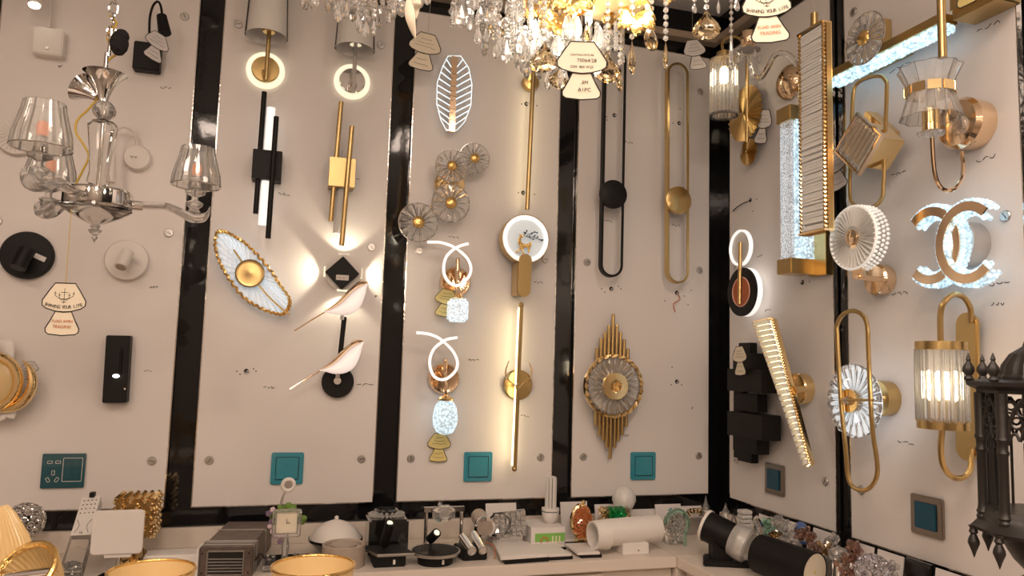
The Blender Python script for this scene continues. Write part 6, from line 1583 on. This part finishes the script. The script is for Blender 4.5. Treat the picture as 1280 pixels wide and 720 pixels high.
for i in range(60):
    z = 1 - (i + .5) / 60 * 2; a_ = i * 2.4; s_ = math.sqrt(max(0, 1 - z * z)); d_ = V(s_ * cos(a_), s_ * sin(a_), z); m.sph(c_ + d_ * .036, .010, 6, (1, 1, .6), V(0, 0, 1).rotation_difference(d_).to_matrix(), flat=True)
m.build('crystals', M['iris'], t, smooth=False)
t = Thing('glass_dome_lamp', 'small blue glass dome lamp near the side wall', 'lamp', ('x', -.07), 1001, 662, rz=-pi / 2, stand=True); c_ = t.p(1001, 662)
MB().sph(c_, .022, 24, (1, .8, 1)).build('dome', M['blueg'], t); MB().lathe([(.02, 0), (.02, .006), (.006, .01), (.006, c_.z - .018), (.001, c_.z - .018)], (c_.x, 0, 0), (0, 0, 1), 28).build('stand', M['steel'], t)
t = Thing('ribbed_column_lamp', 'white ribbed square column lamp near the corner', 'lamp', ('x', -.10), 931, 650, rz=-pi / 2, stand=True)
zt = t.p(931, 637).z
m = MB()
for i in range(9): m.box((0, 0, .012 + i * zt / 9.4), (.034, .034, zt / 11))
m.build('ribbed_column', M['frost'], t, bevel=.002); MB().box((0, 0, .005), (.04, .04, .01)).build('base', M['gold'], t)
t = Thing('curly_chrome_lamp', 'chrome crescent lamp set with dark crystals', 'lamp', ('x', -.17), 937, 665, rz=YAW, stand=True)
c_ = t.p(937, 664)
MB().cyl((c_.x, 0, 0), (c_.x, 0, c_.z - .04), .006).build('stem', M['chrome'], t)
MB().tube([c_ + V(.034 * cos(a_), 0, .046 * sin(a_)) for a_ in [R(-100) + R(160) * i / 16 for i in range(17)]], .008, 8).build('crescent', M['chrome'], t)
m = MB()
for i in range(10):
    a_ = R(-95) + R(150) * i / 9; m.sph(c_ + V(.024 * cos(a_), -.004, .036 * sin(a_)), .007, 6, flat=True)
m.build('crystals', M['crystal'], t, smooth=False); MB().lathe([(.03, 0), (.03, .008), (.001, .008)], (0, 0, 0), (0, 0, 1), 24).build('base', M['bkg'], t)
t = Thing('violet_crystal_drop', 'small violet crystal ornament between the candle bulb and the ribbed column', 'ornament', ('x', -.06), 917, 650, rz=YAW, stand=True)
MB().drop((0, 0, .09), .07, .016, 6).build('drop', M['iris'], t, smooth=False); MB().lathe([(.014, 0), (.014, .02), (.001, .022)], (0, 0, 0), (0, 0, 1), 16).build('base', M['violet'], t)

# ================================================================ LANTERN
t = Thing('gothic_lantern', 'black cast iron gothic lantern with pointed finials and a domed roof', 'lantern', 'back', 0, 0, loc=(CAM.x + 1.42 * cos(R(39)), CAM.y + 1.42 * sin(R(39)), 0), rz=YAW)
dd = ray(1298, 560); t.o = CAM + dd * (1.52 / dd.length); t.root.location = t.o; t.k = (t.o - CAM).dot(fwd) / F_PX
k = t.k; P = t.p; Rh = 64 * k
zt_, zb_ = P(1262, 492).z, P(1262, 655).z
cor = [V(Rh * cos(R(199 + 45 * i)), Rh * sin(R(199 + 45 * i)), 0) for i in range(8)]
def hexring(r_, z): return [V(r_ * cos(R(199 + 45 * i)), r_ * sin(R(199 + 45 * i)), z) for i in range(8)]
MB().loft([hexring(Rh * 1.0, zt_), hexring(Rh * 1.02, zt_ + 4 * k), hexring(Rh * 1.18, zt_ + 9 * k), hexring(Rh * 1.20, zt_ + 14 * k), hexring(Rh * 1.02, zt_ + 17 * k), hexring(Rh * .85, zt_ + 17 * k)]).build('cornice', M['iron'], t)
MB().lathe([(Rh * .64, 0), (Rh * .64, 5 * k), (Rh * .60, 8 * k), (Rh * .56, 20 * k), (Rh * .42, 34 * k), (Rh * .20, 44 * k), (.01, 60 * k), (.012, 66 * k), (.001, 78 * k)], (0, 0, zt_ + 16 * k), (0, 0, 1), 60, flute=.025, fn=20).build('domed_roof', M['iron'], t, ang=20)
MB().loft([hexring(Rh * .95, zb_ + 16 * k), hexring(Rh * 1.0, zb_ + 10 * k), hexring(Rh * 1.04, zb_ + 2 * k), hexring(Rh * 1.18, zb_ - 8 * k), hexring(Rh * 1.12, zb_ - 13 * k), hexring(Rh * .7, zb_ - 15 * k)]).build('base_tray', M['iron'], t)
MB().lathe([(Rh * .70, 0), (Rh * .64, -14 * k), (Rh * .48, -32 * k), (Rh * .25, -48 * k), (.03, -54 * k), (.022, -58 * k), (.022, ZC - t.o.z - zb_ + 12 * k + .012), (.045, ZC - t.o.z - zb_ + 12 * k + .010), (.045, ZC - t.o.z - zb_ + 12 * k)], (0, 0, zb_ - 12 * k), (0, 0, 1), 48).build('bowl_and_post', M['iron'], t)
for i, c_ in enumerate(cor):
    H_ = zt_ - zb_
    pc = [(7.5, 0), (8.5, 4), (7, 7), (8.5, 10), (6.6, 14), (6.0, 20), (6.0, 84), (7.8, 88), (6.2, 92), (6.4, 100), (8.5, 104), (7, 108), (7, 170)]
    pc = [(a_ * k * .95, b_ * k) for a_, b_ in pc if b_ * k < H_] + [(7 * k, H_)]
    MB().lathe(pc, V(c_.x * .95, c_.y * .95, zb_), (0, 0, 1), 18).build('column', M['iron'], t)
    f_ = 1.13
    MB().lathe([(3 * k, 0), (6 * k, 4 * k), (3.5 * k, 8 * k), (7 * k, 14 * k), (6.5 * k, 19 * k), (3 * k, 25 * k), (2.2 * k, 27 * k), (3 * k, 29 * k), (.4 * k, 37 * k)], V(c_.x * f_, c_.y * f_, zt_ + 13 * k), (0, 0, 1), 14, flute=.05, fn=7).build('roof_finial', M['iron'], t)
    MB().lathe([(6 * k, 0), (4 * k, 4 * k), (5.5 * k, 8 * k), (3.5 * k, 11 * k), (6.5 * k, 18 * k), (7 * k, 22 * k), (3 * k, 32 * k), (.4 * k, 40 * k)], V(c_.x * f_, c_.y * f_, zb_ - 9 * k), (0, 0, -1), 14).build('hanging_finial', M['iron'], t)
    n_ = cor[(i + 1) % 8]; a_, b_ = c_ * .95, n_ * .95; u = (b_ - a_); W = u.length; u = u / W; mid = (a_ + b_) / 2
    m = MB(); F = lambda x, z: mid + u * x + V(0, 0, z)
    hw = W / 2 - 6 * k; zs = zt_ - 62 * k
    for sx in (-1, 1):
        m.tube(spline([F(sx * hw, zs), F(sx * hw * .92, zs + 20 * k), F(sx * hw * .55, zs + 42 * k), F(0, zs + 56 * k)], 5), 2.6 * k, 6)
        m.tube(spline([F(sx * hw, zs), F(sx * hw * .75, zs + 12 * k), F(sx * hw * .5, zs + 14 * k), F(sx * hw * .25, zs + 6 * k), F(0, zs + 24 * k)], 5), 1.8 * k, 6)
        m.tube(circ(F(sx * hw * .40, zs + 28 * k) - V(0, 0, 0), 6 * k, 12) if False else [F(sx * hw * .42 + 6 * k * cos(q_), zs + 27 * k + 7 * k * sin(q_)) for q_ in [2 * pi * j / 12 for j in range(12)]], 1.6 * k, 5, closed=True)
        m.tube([F(sx * hw * .75 + 5 * k * cos(q_), zs + 48 * k + 5 * k * sin(q_)) for q_ in [2 * pi * j / 12 for j in range(12)]], 1.6 * k, 5, closed=True)
    m.tube([F(7 * k * cos(q_), zs + 42 * k + 7 * k * sin(q_)) for q_ in [2 * pi * j / 12 for j in range(12)]], 1.6 * k, 5, closed=True)
    m.build('pointed_tracery', M['iron'], t)
    MB().tube([V(mid.x, mid.y, zb_ + 8 * k), V(mid.x, mid.y, zs + 4 * k)], 1.7 * k, 8).build('slim_mullion', M['iron'], t)


# unseen ceiling fittings added to light the room and show in the black glass
for i, (l_, s_, p_) in enumerate(ADDED_LIGHTS):
    t = Thing('added_ceiling_light', 'added square ceiling light, number of the row over the showroom', 'ceiling light', 'back', 0, 0, 'added ceiling lights', loc=(l_[0], l_[1], ZCEIL - .02))
    t.root['label'] = ['added square ceiling light just behind the camera', 'added square ceiling light over the honey bowls', 'added square ceiling light over the side counter', 'added square ceiling light at the far end of the showroom', 'added small square ceiling light between the two walls of lamps'][i]
    MB().box((0, 0, 0), (s_ + .04, s_ + .04, .03)).build('housing', M['white'], t, bevel=.003)
    MB().box((0, 0, -.017), (s_, s_, .004)).build('diffuser', M['ledw'], t)

proto = None
for i in range(28):  # unseen globes added as sparkles for the black glass strips
    x = -2.8 + (i % 7) * .40 + (.2 if i // 7 % 2 else 0); y = -2.8 - .45 * (i // 7)
    z = .75 + .75 * ((i * 7) % 10) / 10
    if proto is None:
        t = Thing('added_globe_pendant', 'small glowing globe pendant added out of view for reflections', 'pendant lamp', 'back', 0, 0, 'added globe pendants behind the camera', loc=(x, y, z)); proto = t.root
        MB().sph((0, 0, 0), .018, 12).build('globe', M['candle'], t); MB().cyl((0, 0, .03), (0, 0, .30), .002, n=6).build('cord', M['ink'], t)
    else:
        o = proto.copy(); C.objects.link(o); o.location = (x, y, z)
        for ch in list(proto.children):
            c = ch.copy(); C.objects.link(c); c.parent = o

for x, y, z, e_ in ((-2.6, -2.95, 1.15, 12), (-1.6, -3.1, 1.25, 13), (-.55, -2.75, 1.1, 11)):  # added lamps out of view that brighten the upper wall from the front
    l = bpy.data.lights.new('added_globe_light', 'POINT'); l.energy = e_; l.color = (1, .77, .58); l.shadow_soft_size = .09
    t = Thing('added_globe_lamp', 'large glowing globe lamp added out of view to light the walls', 'pendant lamp', 'back', 0, 0, 'added globe lamps behind the camera', loc=(x, y, z))
    MB().lathe([(.02, .10), (.026, .085), (.026, .12), (.006, .13), (.006, ZCEIL - z)], (0, 0, 0), (0, 0, 1), 20).build('hanging_rod', M['brass'], t)
    MB().lathe([(.001, -.035), (.030, -.02), (.035, 0), (.028, .03), (.014, .05), (.014, .085), (.001, .09)], (0, 0, 0), (0, 0, 1), 20).build('bulb', M['candle'], t)
    o = bpy.data.objects.new('added_globe_light', l); C.objects.link(o); o.parent = t.root; o.location = (0, 0, -.14)
